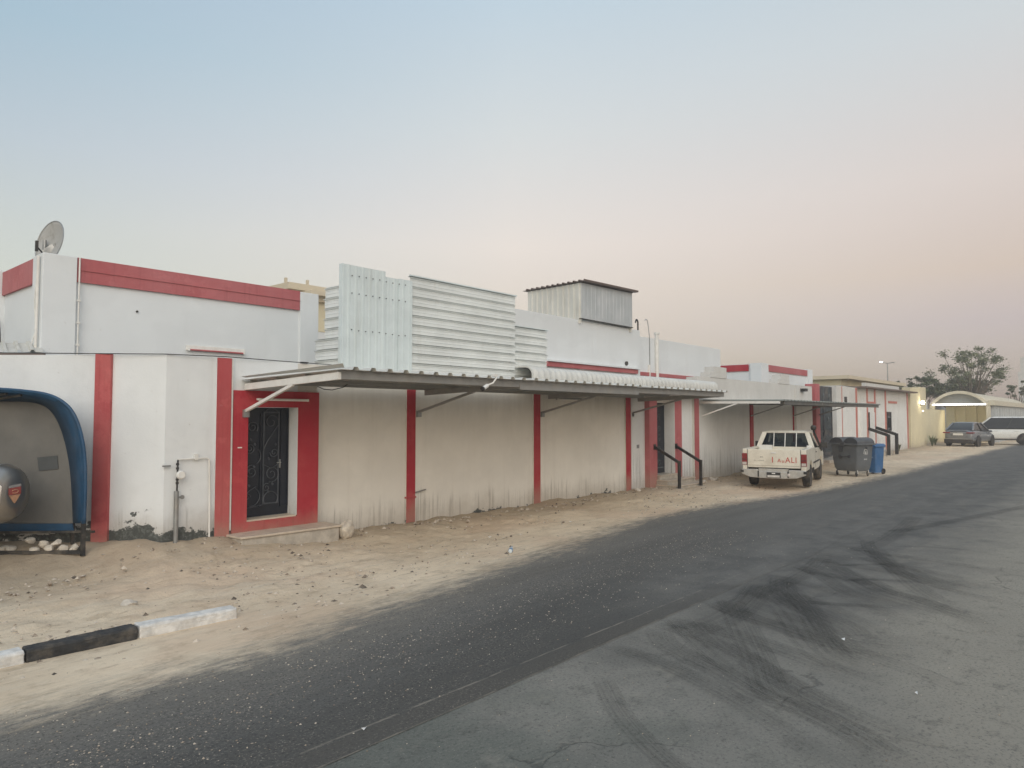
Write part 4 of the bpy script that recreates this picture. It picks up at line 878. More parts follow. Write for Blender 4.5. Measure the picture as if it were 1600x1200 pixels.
def rock(label, c, s, seed, group=None, mat=STONE, name='rock'):
    bm = bmesh.new(); bmesh.ops.create_icosphere(bm, subdivisions=2, radius=1)
    rnd = random.Random(seed); ax_ = [Vector((rnd.uniform(-1,1),rnd.uniform(-1,1),rnd.uniform(-1,1))).normalized() for _ in range(7)]
    for v in bm.verts:
        p = v.co.copy(); cut = 1
        for a_ in ax_: 
            d_ = p.dot(a_)
            if d_ > .55: p -= a_*(d_-.55)*.9
        v.co = Vector((p.x*s[0], p.y*s[1], p.z*s[2])) * (1+.06*(rnd.random()-.5))
    me = bpy.data.meshes.new(name); bm.to_mesh(me); bm.free(); me.materials.append(mat)
    o = bpy.data.objects.new(name, me); COL.objects.link(o); o.location = c; o.rotation_euler = (rnd.random()*.4, rnd.random()*.4, rnd.random()*6)
    return tag(o, label, 'rock', group)
WSTONE = simple('pale_stone', (.60,.54,.45), .9, var=.25, scale=9, bump=.5)
PLACE = ['at the right end of the heap','second from the right on top of the heap','topmost in the middle of the heap','on the left shoulder of the heap','low in front of the heap middle','low by the frame post','low and second from the post','second from the left, half sunk','outermost at the left, half sunk']
for k, (a, n_, z) in enumerate(((1.02,.40,.30),(1.25,.42,.36),(1.42,.44,.35),(1.62,.42,.40),(1.5,.50,.29),(1.12,.50,.30),(1.28,.50,.31),(1.85,.46,.29),(1.95,.44,.28))):
    rock('pale stone in the shelter frame, '+PLACE[k], ch(a,n_,z), (.085,.08,.06), 40+k, 'pale stones in the shelter frame', WSTONE)
rock('large pale stone block at the right end of the doorstep', (7.24,10.0,.20), (.21,.17,.19), 3, None, WSTONE)
rock('lone brown grey stone on the sand behind the black kerbstone', (3.20,8.30,.05), (.10,.08,.07), 5)
for k, (x, y, s_) in enumerate(((20.3,10.2,.16),(20.7,10.05,.12),(21.5,10.1,.2),(21.9,10.15,.14),(17.2,10.3,.12))):
    rock('broken plaster lump on the sand, '+('just right of the second handrail','nearest the second handrail foot','largest at the truck side wall foot','farthest right by the truck side wall','alone left of the second doorway')[k], (x,y,.05), (s_,s_*.8,s_*.6), 60+k, 'plaster lumps by the second doorway')
bt = thing('plastic_bottle', 'crushed clear plastic bottle with a blue cap on the sand by the road', 'bottle', (8.35,7.25,.03), R(30))
BT = simple('bottle_plastic', (.62,.68,.70), .25, var=.1); BC = simple('blue_cap', (.04,.18,.42), .4)
MB().lathe([(0,-.12),(.03,-.115),(.033,-.02),(.026,.02),(.031,.06),(.012,.10),(.012,.12),(0,.12)], (0,0,.012), (1,.1,.05), 12).build('bottle_body', BT, bt, local=True, smooth=True)
MB().lathe([(0,.12),(.016,.12),(.016,.145),(0,.145)], (0,0,.012), (1,.1,.05), 10).build('cap', BC, bt, local=True)
MB().lathe([(.0345,-.075),(.0345,-.035)], (0,0,.012), (1,.1,.05), 12).build('bottle_label', BC, bt, local=True)

# kerbstones
KERB_W = simple('kerb_white', (.66,.65,.62), .85, var=.25, scale=9, bump=.6, dust=.22); KERB_B = simple('kerb_black', (.030,.031,.032), .8, var=.3, scale=9, bump=.5, dust=.22)
KB = thing('kerb', 'broken end of a kerb painted black and white in the sand at left', 'kerb', (2.6,7.1,0))
for x0, x1, mt in ((-.9,-.12,KERB_B),(-.1,.76*1.0,KERB_W),(.78,1.92,KERB_W),(1.935,2.82,KERB_B),(2.835,3.78,KERB_W)):
    if x1 < 1.0 and mt is KERB_W: mt = KERB_B
    m = MB().prism([(0,-.05),(0,.10),(.015,.122),(.15,.128),(.16,.10),(.16,-.05)], x0, x1, lambda p,q,a: (a, 7.27-.045*(a-1.9)-.14+p, q-.01+.01*math.sin(a*5)))
    o = m.build('kerb_stone', mt, KB, bevel=.012)
    s_ = o.modifiers.new('s','SUBSURF'); s_.subdivision_type = 'SIMPLE'; s_.levels = s_.render_levels = 4
    tx = bpy.data.textures.new('chip','CLOUDS'); tx.noise_scale = .035
    d_ = o.modifiers.new('d','DISPLACE'); d_.texture = tx; d_.strength = .014; d_.mid_level = .6

# gravel and grit (uncountable)
def scatter(name, n, fn, smin, smax, mat, seed):
    rnd = random.Random(seed); m = MB(); oct_ = [(1,0,0),(0,1,0),(-1,0,0),(0,-1,0),(0,0,1),(0,0,-1)]; fo = [(0,1,4),(1,2,4),(2,3,4),(3,0,4),(1,0,5),(2,1,5),(3,2,5),(0,3,5)]
    for _ in range(n):
        x, y, z = fn(rnd); s_ = smin+(smax-smin)*rnd.random()**4; a = rnd.random()*6.3
        ca, sa = math.cos(a), math.sin(a); k = [rnd.uniform(.6,1.2) for _ in range(6)]; fl = rnd.uniform(.35,.8)
        m.add([(x+(p[0]*ca-p[1]*sa)*s_*k[i], y+(p[0]*sa+p[1]*ca)*s_*k[i]*.8, z+p[2]*s_*fl*k[i]) for i, p in enumerate(oct_)], fo)
    return tag(m.build(name, mat), kind='stuff')
def vr(rnd):
    while True:
        x = 1+rnd.random()**1.5*24; y = rnd.uniform(6.6,10.6)
        if y > edge(x)+.1 and rnd.random() < .06+1.3*vnoise(x*1.1,y*1.7,9)**3: return x, y, max(ground_z(x,y), .004)
t = NT('pebbles'); t.col(t.mix(t.mr(t.noise(9,2),.35,.65), (.24,.19,.14), (.58,.51,.42))); t.rough(.95); PEB = t.m
t = NT('dark_pebbles'); t.col(t.mix(t.mr(t.noise(9,2),.35,.65), (.07,.06,.05), (.22,.18,.14))); t.rough(.95); PEBD = t.m
scatter('gravel', 3200, vr, .005, .045, PEB, 1); scatter('gravel', 800, vr, .006, .05, PEBD, 2)
def wr(rnd):
    x = rnd.uniform(2.5,31); return x, 10.40-abs(rnd.gauss(0,.22)), ground_z(x,10.2)+.005
scatter('rubble', 900, wr, .008, .075, PEB, 3)
def gr(rnd):
    while True:
        x = .5+rnd.random()**1.4*12; y = 5.0+rnd.gauss(0,.55)+ (x-3)*.05
        if 4.0 < y < edge(x)+.2: return x, y, .006
scatter('road_grit', 6500, gr, .002, .012, PEB, 4)
def gr2(rnd): return .8+rnd.random()*14, rnd.uniform(.6,4.0), .004
scatter('road_grit', 900, gr2, .002, .010, PEB, 5)
LIT = simple('litter_white', (.75,.74,.72), .6)
for k, (x, y, z, w) in enumerate(((7.1,2.05,.012,.05),(6.1,1.25,.012,.035),(1.9,8.4,.06,.06),(3.0,3.9,.012,.03),(8.9,8.2,.05,.06),(11.2,8.2,.05,.06))):
    o = MB().add([(x,y,z),(x+w,y+.01,z+.012),(x+w*.9,y+w*.6,z+.004),(x-.01,y+w*.5,z+.014)], [(0,1,2,3)]).build('paper_scrap', LIT, solid=.002)
    tag(o, 'small white paper scrap '+('on the grey road among the tyre marks','on the road nearest the camera at lower right','on the sand left of the white kerbstone','on the dark lane by its seam','on the sand below the second wall bay','on the sand below the third wall bay')[k], 'litter', 'paper scraps on road and sand')

# ================================================================== VEHICLES
def wheel_parts(mb_c, r, w, parent, side_sign, rim_mat):
    """wheel with tyre and rim; axle along local y"""
    o = MB().lathe([(r*.62,-w/2),(r*.93,-w/2),(r,-w*.32),(r,w*.32),(r*.93,w/2),(r*.62,w/2)], mb_c, (0,1,0), 28).build('wheel', RUBBER, parent, local=True, smooth=True)
    q = side_sign
    m = MB().lathe([(0,q*w*.30),(r*.2,q*w*.34),(r*.28,q*w*.26),(r*.55,q*w*.30),(r*.63,q*w*.44),(r*.66,q*w*.40),(r*.64,-q*w*.3),(0,-q*w*.3)], mb_c, (0,1,0), 24)
    m.build('rim', rim_mat, o, local=True, smooth=True); return o
def arch(cx, r, z0, n=9, rev=False):
    """wheel-arch points from front to back along the sill at height z0 (sill walked in +x)"""
    zc = r*.86; a0 = math.asin(max(-1, min(1, (z0-zc)/r)))
    p = [(cx+r*math.cos(math.pi-a0+(2*a0-math.pi)*k/n), zc+r*math.sin(math.pi-a0+(2*a0-math.pi)*k/n)) for k in range(n+1)]
    return p
def carpaint(name, c, rough=.3, metal=0, dust=.2):
    t = NT(name); a = t.mix(t.math('MULTIPLY', t.mr(t.noise(3,5,.7),.4,.75), dust), c, (.44,.38,.29))
    t.col(a); t.rough(t.mr(t.noise(4,4),.3,.7,rough,rough+.15)); t.b.inputs['Metallic'].default_value = metal; t.b.inputs['Coat Weight'].default_value = .4; t.b.inputs['Coat Roughness'].default_value = .12
    return t.m
TP = carpaint('truck_paint', (.76,.715,.605), .42, 0, .5); CHROME = simple('dull_chrome', (.50,.49,.46), .38, .35, var=.15, dust=.4)
LAMP_R = simple('lamp_red', (.24,.028,.028), .25, var=.15); LAMP_W = simple('lamp_clear', (.55,.50,.46), .25); DARK_IN = simple('dark_cabin', (.03,.03,.03), .9); SEAT = simple('seat_fabric', (.16,.165,.17), .9)
TRK = thing('pickup_truck', 'old cream single cab pickup truck with faded red lettering on its tailgate', 'pickup truck', (20.15,7.62,.03), R(12))
L = dict(parent=TRK, local=True)
zs = .50
outl = [(.06,zs+.03)] + arch(1.17,.42,zs+.03) + [(1.75,zs-.02),(2.2,zs-.06),(3.3,zs-.06)] + arch(3.98,.42,zs-.02) + [(4.7,zs),(4.78,.66),(4.74,.86),(4.55,.93),(3.62,1.02),(3.5,1.06),(2.22,1.10),(2.17,1.13),(.06,1.13)]
for s_ in (1,-1): MB().prism(outl, s_*.80, s_*.86, lambda p,q,a: (p,a,q)).build('side_panel', TP, bevel=.018, seg=3, **L)
MB().box(.08,2.17,-.80,.80,.60,.64).box(2.14,2.17,-.80,.80,.64,1.12).build('bed_floor', TP, **L)
for s_ in (1,-1): MB().box(.1,2.14,s_*.72,s_*.80,1.085,1.12).build('bed_rail', TP, **L)
for s_ in (1,-1): MB().box(.75,1.6,s_*.6,s_*.795,.641,.86).build('wheel_housing', TP, bevel=.04, **L)
MB().box(2.2,4.70,-.80,.80,.5,.86).box(3.55,4.6,-.80,.80,.86,.985).box(2.2,3.55,-.80,.80,.861,1.04).build('cab_body', TP, bevel=.02, **L)
tg = MB().box(-.012,.045,-.715,.715,.60,1.125).build('tailgate', TP, bevel=.015, **L)
MB().box(-.016,-.011,-.69,.69,.655,.668).build('tailgate_crease', simple('crease', (.42,.37,.28), .6), tg, local=True)
for s_ in (1,-1): MB().box(-.013,.0,s_*.712,s_*.722,.56,1.12).build('tailgate_gap', BLACK_PL, **L)
MB().box(-.013,.01,-.715,.715,.588,.598).build('tailgate_gap', BLACK_PL, **L)
MB().box(-.03,-.012,-.07,.07,1.005,1.045).build('handle', STEEL_WHITE, tg, local=True, bevel=.006)
for s_ in (1,-1):
    MB().box(-.005,.10,s_*.72,s_*.855,.52,1.125).build('corner_panel', TP, bevel=.018, **L)
    tl = MB().box(-.022,.06,s_*.725,s_*.872,.655,1.0).build('tail_light', LAMP_R, bevel=.015, **L)
    MB().box(-.026,-.02,s_*.74,s_*.858,.67,.75).build('lens_clear', LAMP_W, tl, local=True); MB().box(-.026,-.02,s_*.74,s_*.858,.80,.85).build('lens_band', simple('lamp_dark', (.12,.02,.02), .3), tl, local=True)
# bumper: stepped with the middle lower
bp = MB().prism([(-.86,.55),(-.86,.42),(-.62,.33),(-.3,.31),(.3,.31),(.62,.33),(.86,.42),(.86,.55),(.42,.56),(.40,.50),(-.40,.50),(-.42,.56)], -.14, -.03, lambda p,q,a: (a,p,q)).build('rear_bumper', CHROME, bevel=.015, **L)
MB().box(-.10,.02,-.40,.40,.50,.58).build('bumper_step', CHROME, bp, local=True)
for s_ in (1,-1): MB().box(-.15,-.02,s_*.80,s_*.89,.46,.53).build('bumper_end', BLACK_PL, bp, local=True); MB().box(-.146,-.139,s_*.40-.02,s_*.40+.02,.34,.52).build('bumper_bracket', BLACK_PL, bp, local=True)
pl = MB().box(-.165,-.142,-.20,.17,.335,.485).build('number_plate', BLACK_PL, bp, local=True)
MB().box(-.168,-.166,-.18,.15,.345,.405).build('plate_strip', simple('plate_white', (.62,.60,.56), .5), pl, local=True); MB().box(-.168,-.166,-.06,.03,.44,.468).build('plate_mark', STEEL_WHITE, pl, local=True)
MB().lathe([(0,0),(.045,0),(.045,.03),(.02,.04),(0,.04)], (-.14,-.42,.42), (-1,0,0), 12).build('reversing_lamp', LAMP_W, bp, local=True)
# cab upper
b = [(2.22,.80,1.05),(3.72,.80,1.05),(3.72,-.80,1.05),(2.22,-.80,1.05)]; tpp = [(2.42,.63,1.545),(3.25,.63,1.545),(3.25,-.63,1.545),(2.42,-.63,1.545)]
MB().loft([[(2.40,.65,1.535),(3.28,.65,1.535),(3.28,-.65,1.535),(2.40,-.65,1.535)], [(2.40,.65,1.57),(3.26,.64,1.57),(3.26,-.64,1.57),(2.40,-.65,1.57)], [(2.5,.52,1.61),(3.12,.5,1.61),(3.12,-.5,1.61),(2.5,-.52,1.61)]]).build('roof', TP, bevel=.03, seg=3, **L)
for i, w in ((0,.13),(1,.07),(2,.07),(3,.13)): MB().bar(b[i], tpp[i], w, .07, (1,0,0)).build('pillar', TP, **L)
for s_ in (1,-1): MB().bar((2.95,s_*.80,1.05),(2.86,s_*.635,1.545),.06,.05,(1,0,0)).build('door_pillar', BLACK_PL, **L)
rg = MB().add([(2.235,.72,1.10),(2.235,-.72,1.10),(2.41,-.58,1.53),(2.41,.58,1.53)], [(0,1,2,3)]).build('rear_window', GLASS, solid=.004, **L)
m = MB().bar((2.225,.74,1.105),(2.225,-.74,1.105),.025).bar((2.40,.6,1.525),(2.40,-.6,1.525),.025).bar((2.225,.735,1.105),(2.40,.595,1.525),.022).bar((2.225,-.735,1.105),(2.40,-.595,1.525),.022)
m.build('window_seal', BLACK_PL, rg, local=True)
MB().add([(3.73,.72,1.05),(3.73,-.72,1.05),(3.27,-.58,1.53),(3.27,.58,1.53)], [(0,1,2,3)]).build('windscreen', GLASS, solid=.004, **L)
for s_ in (1,-1): MB().add([(2.32,s_*.805,1.07),(3.66,s_*.805,1.07),(3.24,s_*.65,1.53),(2.46,s_*.65,1.53)], [(0,1,2,3)]).build('side_window', GLASS_DARK, solid=.004, **L)
for y in (-.33,0,.33): MB().tube([(2.16,y,1.06),(2.33,y,1.545)], .014, 6).build('window_bar', STEEL_WHITE, **L)
for y in (-.36,.36): MB().box(2.55,2.68,y-.22,y+.22,.95,1.25).box(2.56,2.66,y-.12,y+.12,1.25,1.38).build('seat', SEAT, bevel=.04, **L)
MB().tube([(3.3,.36+.17*math.cos(k*.35),1.12+.17*math.sin(k*.35)) for k in range(19)], .016, 6).build('steering_wheel', DARK_IN, **L)
MB().box(3.42,3.62,-.75,.75,1.0,1.09).build('dashboard', DARK_IN, **L)
for s_ in (1,-1):
    mr_ = MB().box(3.42,3.50,s_*.90,s_*1.10,1.06,1.24).build('door_mirror', BLACK_PL, bevel=.02, **L); MB().bar((3.48,s_*.82,1.08),(3.47,s_*.92,1.13),.04).build('mirror_arm', BLACK_PL, mr_, local=True)
    MB().box(2.42,2.56,s_*.862,s_*.882,.955,.985).build('door_handle', BLACK_PL, **L)
    MB().box(1.75,3.5,s_*.862,s_*.872,.655,.70).build('rub_strip', BLACK_PL, **L)
    MB().box(2.275,2.282,s_*.861,s_*.864,.5,1.06).build('door_gap', BLACK_PL, **L)
    for cx in (1.17,3.98): wheel_parts((cx, s_*.745, .335), .335, .21, TRK, s_, GALV)
    MB().bar((1.6,s_*.80,.38),(1.62,s_*.80,.55),.03,.2,(0,1,0)).build('mud_flap', RUBBER, **L)
    MB().box(4.70,4.80,s_*.50,s_*.80,.70,.86).build('headlight', LAMP_W, bevel=.02, **L)
MB().tube([(3.95,-.86,.95),(3.74,-.87,1.08),(3.34,-.73,1.56),(3.30,-.72,1.64)], .035, 8).build('snorkel', BLACK_PL, smooth=True, **L)
MB().lathe([(0,-.02),(.06,-.02),(.085,.02),(.085,.09),(.05,.13),(0,.13)], (3.30,-.72,1.64), (0,0,1), 14).build('snorkel_head', BLACK_PL, smooth=True, **L)
MB().box(4.74,4.86,-.85,.85,.42,.60).build('front_bumper', CHROME, bevel=.02, **L)
MB().box(.3,4.5,-.35,.35,.34,.5).tube([(1.17,-.7,.335),(1.17,.7,.335)], .05, 8).tube([(3.98,-.7,.335),(3.98,.7,.335)], .05, 8).build('chassis', DARK_IN, **L)
# cargo in bed seen over the tailgate
MB().box(1.95,2.12,.35,.74,1.0,1.17).build('toolbox_lid', STEEL_WHITE, **L); MB().box(1.95,2.12,-.78,-.66,1.0,1.17).build('cargo_board', STEEL_WHITE, **L)
t = NT('faded_lettering'); t.col((.55,.055,.035)); t.rough(.6); t.l(t.math('MULTIPLY', t.mr(t.noise(14,4,.7),.28,.46), .95), t.b.inputs['Alpha']); FADED = t.m
t = NT('grey_lettering'); t.col((.10,.085,.07)); t.rough(.6); t.l(t.math('MULTIPLY', t.mr(t.noise(30,4,.7),.36,.52), .8), t.b.inputs['Alpha']); FADED_G = t.m
def text_obj(name, s, size, mat, loc, rot, parent, sx=1):
    cu = bpy.data.curves.new(name,'FONT'); cu.body = s; cu.size = size; cu.extrude = .0008; cu.align_x = 'LEFT'; cu.space_character = 1.1
    tmp = bpy.data.objects.new(name+'_tmp', cu); COL.objects.link(tmp); dg = bpy.context.evaluated_depsgraph_get(); dg.update()
    me = bpy.data.meshes.new_from_object(tmp.evaluated_get(dg)); bpy.data.objects.remove(tmp)
    me.materials.clear(); me.materials.append(mat); o = bpy.data.objects.new(name, me); COL.objects.link(o); o.parent = parent; o.location = loc; o.rotation_euler = rot; o.scale = (sx,1,1); return o
rt_ = (R(90),0,R(-90))
text_obj('tailgate_lettering','I', .235, FADED, (-.0165,.06,.75), rt_, tg); text_obj('tailgate_lettering','A', .15, FADED, (-.0165,-.10,.76), rt_, tg); text_obj('tailgate_lettering','u', .15, FADED, (-.0165,-.215,.755), rt_, tg)
text_obj('tailgate_lettering','ALI', .225, FADED, (-.0165,-.31,.755), rt_, tg, .92)
text_obj('tailgate_badge','-.ED', .05, FADED_G, (-.0165,.40,.885), rt_, tg, 1.2); text_obj('tailgate_badge','m - ction', .052, FADED_G, (-.0165,.54,.79), rt_, tg, 1.3)

# --- dark grey hatchback
def far_car(name, label, cat, loc, rz, paint, dims, prof, gh, wheels, wr_, tail=True):
    Lc, W, hw = dims; o = thing(name, label, cat, loc, rz); K = dict(parent=o, local=True)
    rings = []
    for x, w, zb, zt_ in prof:
        h_ = zt_-zb; half = [(w*.86,zb),(w*.97,zb+.14*h_),(w,zb+.45*h_),(w*.985,zb+.68*h_),(w*.93,zt_-.07),(w*.80,zt_)]
        rings.append([(x,y,z) for y,z in half] + [(x,-y,z) for y,z in half[::-1]])
    bd = MB().loft(rings).build('body', paint, smooth='all', sub=2, **K)
    bot, top, zt = gh
    ring0 = [(x, s_*y, z) for x, y, z, s_ in [(bot[0][0],bot[0][1],bot[0][2],1),(bot[1][0],bot[1][1],bot[1][2],1),(bot[1][0],bot[1][1],bot[1][2],-1),(bot[0][0],bot[0][1],bot[0][2],-1)]]
    ring1 = [(top[0],zt[1],zt[0]),(top[1],zt[1],zt[0]),(top[1],-zt[1],zt[0]),(top[0],-zt[1],zt[0])]
    MB().loft([ring0, ring1]).build('windows', GLASS_CAR, bevel=.05, seg=3, smooth=True, **K)
    h = zt[0]
    MB().loft([[(top[0]-.04,zt[1]+.015,h-.035),(top[1]+.06,zt[1]+.015,h-.035),(top[1]+.06,-zt[1]-.015,h-.035),(top[0]-.04,-zt[1]-.015,h-.035)],
               [(top[0]+.15,zt[1]-.12,h+.06),(top[1]-.2,zt[1]-.12,h+.06),(top[1]-.2,-zt[1]+.12,h+.06),(top[0]+.15,-zt[1]+.12,h+.06)]]).build('roof', paint, bevel=.03, seg=3, smooth=True, **K)
    for i in range(4):
        MB().bar(ring0[i], ring1[i], .10, .07, (1,0,0)).build('pillar', paint, **K)
    mid0 = [(a+b)/2 for a, b in zip(ring0[0], ring0[1])]; mid1 = [(a+b)/2 for a, b in zip(ring1[0], ring1[1])]
    for s_ in (1,-1): MB().bar((mid0[0],s_*(mid0[1]+.005),mid0[2]),(mid1[0],s_*(mid1[1]+.005),mid1[2]),.07,.04,(1,0,0)).build('door_pillar', BLACK_PL, **K)
    for s_ in (1,-1):
        for cx in wheels:
            MB().lathe([(0,-.02),(wr_*1.13,-.02),(wr_*1.13,.012),(0,.012)], (cx, s_*(W/2-.008), wr_*1.02), (0,1,0), 24).build('wheel_arch', BLACK_PL, **K)
            wheel_parts((cx, s_*(W/2-.09), wr_), wr_, .22, o, s_, GALV)
        MB().box(bot[1][0]-.55,bot[1][0]-.40,s_*(W/2-.02),s_*(W/2+.17),bot[1][2]-.03,bot[1][2]+.12).build('door_mirror', paint, bevel=.03, **K)
    return o, bd
GREY_CAR = carpaint('grey_car_paint', (.21,.22,.235), .25, .4, .08); WHITE_CAR = carpaint('white_car_paint', (.78,.77,.72), .25, 0, .12); 
GLASS_CAR = simple('dark_car_window', (.016,.018,.020), .22, var=.05)
p = [(.0,.62,.50,.90),(.03,.80,.36,1.04),(.22,.92,.28,1.14),(.9,.96,.26,1.12),(2.0,.97,.26,1.06),(3.2,.97,.26,1.02),(3.9,.96,.26,.94),(4.4,.90,.28,.82),(4.62,.74,.34,.68),(4.68,.60,.42,.60)]
gc, gb = far_car('grey_hatchback', 'dark grey hatchback parked with its rear towards us beside the carport', 'car', (56.6,8.75,.02), R(-9), GREY_CAR, (4.66,1.92,0), p,
   (((.22,.83,1.09),(3.55,.85,.97)), (1.05,2.45), (1.60,.62)), (.92,3.75), .36)
K = dict(parent=gc, local=True)
for s_ in (1,-1): MB().box(-.03,.25,s_*.50,s_*.93,.90,.98).build('tail_light', LAMP_R, bevel=.02, **K)
np_ = MB().box(-.035,-.01,-.30,.30,.76,.90).build('number_plate', STEEL_WHITE, **K); frame(MB(),0,1,0,1,0,.01) ; MB().box(-.03,-.005,-.33,.33,.735,.76).build('plate_trim', BLACK_PL, np_, local=True)
MB().box(-.05,.06,-.86,.86,.22,.50).build('lower_bumper', BLACK_PL, bevel=.03, **K); MB().box(-.03,.1,-.55,.55,1.09,1.13).build('spoiler', GREY_CAR, bevel=.015, **K); MB().box(-.055,-.045,-.8,.8,.505,.535).build('bumper_strip', CHROME, **K)
# --- white SUV across the street
p = [(.0,.70,.55,1.02),(.03,.88,.42,1.14),(.25,.97,.36,1.18),(1.0,.99,.34,1.18),(2.5,1.0,.34,1.17),(3.7,1.0,.34,1.16),(4.4,.98,.35,1.10),(4.85,.92,.38,1.02),(4.97,.80,.45,.90),(5.0,.66,.5,.8)]
sv_, sb = far_car('white_estate_car', 'large white off-road estate car standing crosswise at the street end', 'car', (63.6,4.75,.02), R(98), WHITE_CAR, (4.98,1.98,0), p,
   (((.10,.93,1.15),(3.95,.93,1.12)), (.30,2.95), (1.97,.78)), (.98,3.95), .40)
K = dict(parent=sv_, local=True)
for s_ in (1,-1):
    for x in (1.35,2.55): MB().box(x,x+.22,s_*.99,s_*1.005,.98,1.01).build('door_handle', STEEL_WHITE, **K)
    MB().box(.7,4.3,s_*.965,s_*1.0,.33,.42).build('sill_trim', BLACK_PL, **K)

# ================================================================== BINS
BINM = simple('bin_grey', (.125,.137,.148), .5, var=.15, scale=3, dust=.1); BINL = simple('bin_dark', (.065,.07,.077), .45, var=.2, dust=.08)
DU = thing('dumpster', 'dark grey four wheeled waste container with two domed lids', 'dumpster', (26.75,7.35,.02), R(-112))
DU.scale = (.84,.84,1.0)
K = dict(parent=DU, local=True)      # local x = width, -y = front
def rr(w, d, r, z, n=4):
    p = []
    for cx, cy, a0 in ((w-r,d-r,0),(-w+r,d-r,90),(-w+r,-d+r,180),(w-r,-d+r,270)):
        for k in range(n+1): p.append((cx+r*math.cos(R(a0+90*k/n)), cy+r*math.sin(R(a0+90*k/n)), z))
    return p
MB().loft([rr(.50,.37,.12,.17),rr(.57,.43,.12,.27),rr(.61,.46,.10,.55),rr(.64,.50,.08,1.06),rr(.67,.52,.08,1.10)]).build('tub', BINM, smooth=True, **K)
MB().loft([rr(.74,.58,.08,1.075),rr(.75,.59,.08,1.13)]).build('rim', BINM, bevel=.01, **K)
for s_ in (-1,1):
    m = MB(); n = 12; rings = []
    for k in range(n+1):
        a = math.pi*k/n; rings.append((s_*.34-.335*math.cos(a), 1.135+.20*math.sin(a)))
    rings += [(s_*.34+.335,1.12),(s_*.34-.335,1.12)]
    m.prism(rings, -.53, .53, lambda p,q,a: (p,a,q)); m.build('lid', BINL, bevel=.02, smooth=True, **K)
MB().box(-.10,.10,-.60,-.50,1.04,1.17).build('lid_latch', BINL, bevel=.02, **K)
MB().prism([(-.28,1.05),(-.02,1.05),(-.07,.82),(-.23,.82)], -.505, -.47, lambda p,q,a: (p,a,q)).build('pocket', BINL, **K)
MB().bar((-.22,-.495,.66),(.22,-.495,.68),.03,.03).lathe([(0,0),(.09,0),(.08,.04),(0,.05)], (-.20,-.45,.66), (0,-1,0), 14).lathe([(0,0),(.06,0),(.05,.05),(0,.06)], (.22,-.45,.68), (0,-1,0), 12).build('lift_bar', BINL, **K)
for x in (-.64,.64): MB().tube([(x,0,.98),(x*1.13,0,.98)], .03, 8).build('trunnion', BINL, **K)
for x in (-.46,.46):
    for y in (-.34,.34):
        w_ = MB().lathe([(0,-.025),(.075,-.025),(.095,-.012),(.095,.012),(.075,.025),(0,.025)], (x,y,.085), (1,.25,0), 16).build('castor', RUBBER, smooth=True, **K)
        MB().bar((x-.035,y,.09),(x-.02,y,.26),.012,.06,(1,0,0)).bar((x+.035,y,.09),(x+.02,y,.26),.012,.06,(1,0,0)).box(x-.04,x+.04,y-.04,y+.04,.24,.262).build('fork', STEEL_WHITE, w_, local=True)
WM = simple('print_white', (.66,.66,.64), .6)
m = MB(); 
ex = .628
def sidept(y, z): return (.61+(z-.55)*.06+.014, y, z)
m.tube([sidept(.11*math.cos(R(a)), .80+.14*math.sin(R(a))) for a in range(-20,201,14)], .010, 5)
m.tube([sidept(-.04,.74),sidept(-.03,.87)], .008, 5).tube([sidept(.04,.74),sidept(.03,.87)], .008, 5).tube([sidept(0,.76),sidept(0,.84)], .008, 5)
m.build('emblem', WM, **K)
m = MB()
for k in range(5): m.box(*[.6095+.0]*1, .614, -.08+.035*k, -.06+.035*k, .58, .61) if False else m.add([sidept(-.09+.04*k,.57), sidept(-.065+.04*k,.57), sidept(-.065+.04*k,.61), sidept(-.09+.04*k,.61)], [(0,1,2,3)])
m.build('emblem_lettering', WM, **K)
MB().lathe([(0,0),(.05,.0),(.05,.02),(0,.02)], (.60,-.42,1.20), (.6,-.5,.6), 10).build('lid_hinge', WM, **K)
BINB = simple('bin_blue', (.035,.13,.30), .5, var=.12, scale=3, dust=.15)
BB = thing('wheelie_bin', 'blue wheeled rubbish bin standing behind the dark dumpster', 'bin', (28.15,6.98,.01), R(-112))
K = dict(parent=BB, local=True)
MB().loft([rr(.20,.20,.04,.05),rr(.235,.25,.05,.9),rr(.25,.27,.05,.96)]).build('body', BINB, smooth=True, **K)
MB().loft([rr(.27,.29,.05,.97),rr(.275,.295,.05,1.03),rr(.24,.26,.05,1.09)]).build('lid', BINB, bevel=.012, smooth=True, **K)
for s_ in (1,-1): MB().lathe([(0,-.025),(.10,-.025),(.10,.025),(0,.025)], (s_*.20,.20,.10), (1,0,0), 14).build('wheel', RUBBER, **K)
MB().tube([(-.2,.30,.98),(-.2,.33,1.0),(.2,.33,1.0),(.2,.30,.98)], .015, 6).build('handle', BINB, **K)
m = MB()
for k in range(3): m.box(-.08+.06*k,-.04+.06*k,-.243,-.238,.70,.78)
for k in range(4): m.box(-.12+.065*k,-.08+.065*k,-.24,-.232,.58,.62)
m.build('bin_lettering', simple('print_pale_blue', (.25,.38,.55), .6), **K)

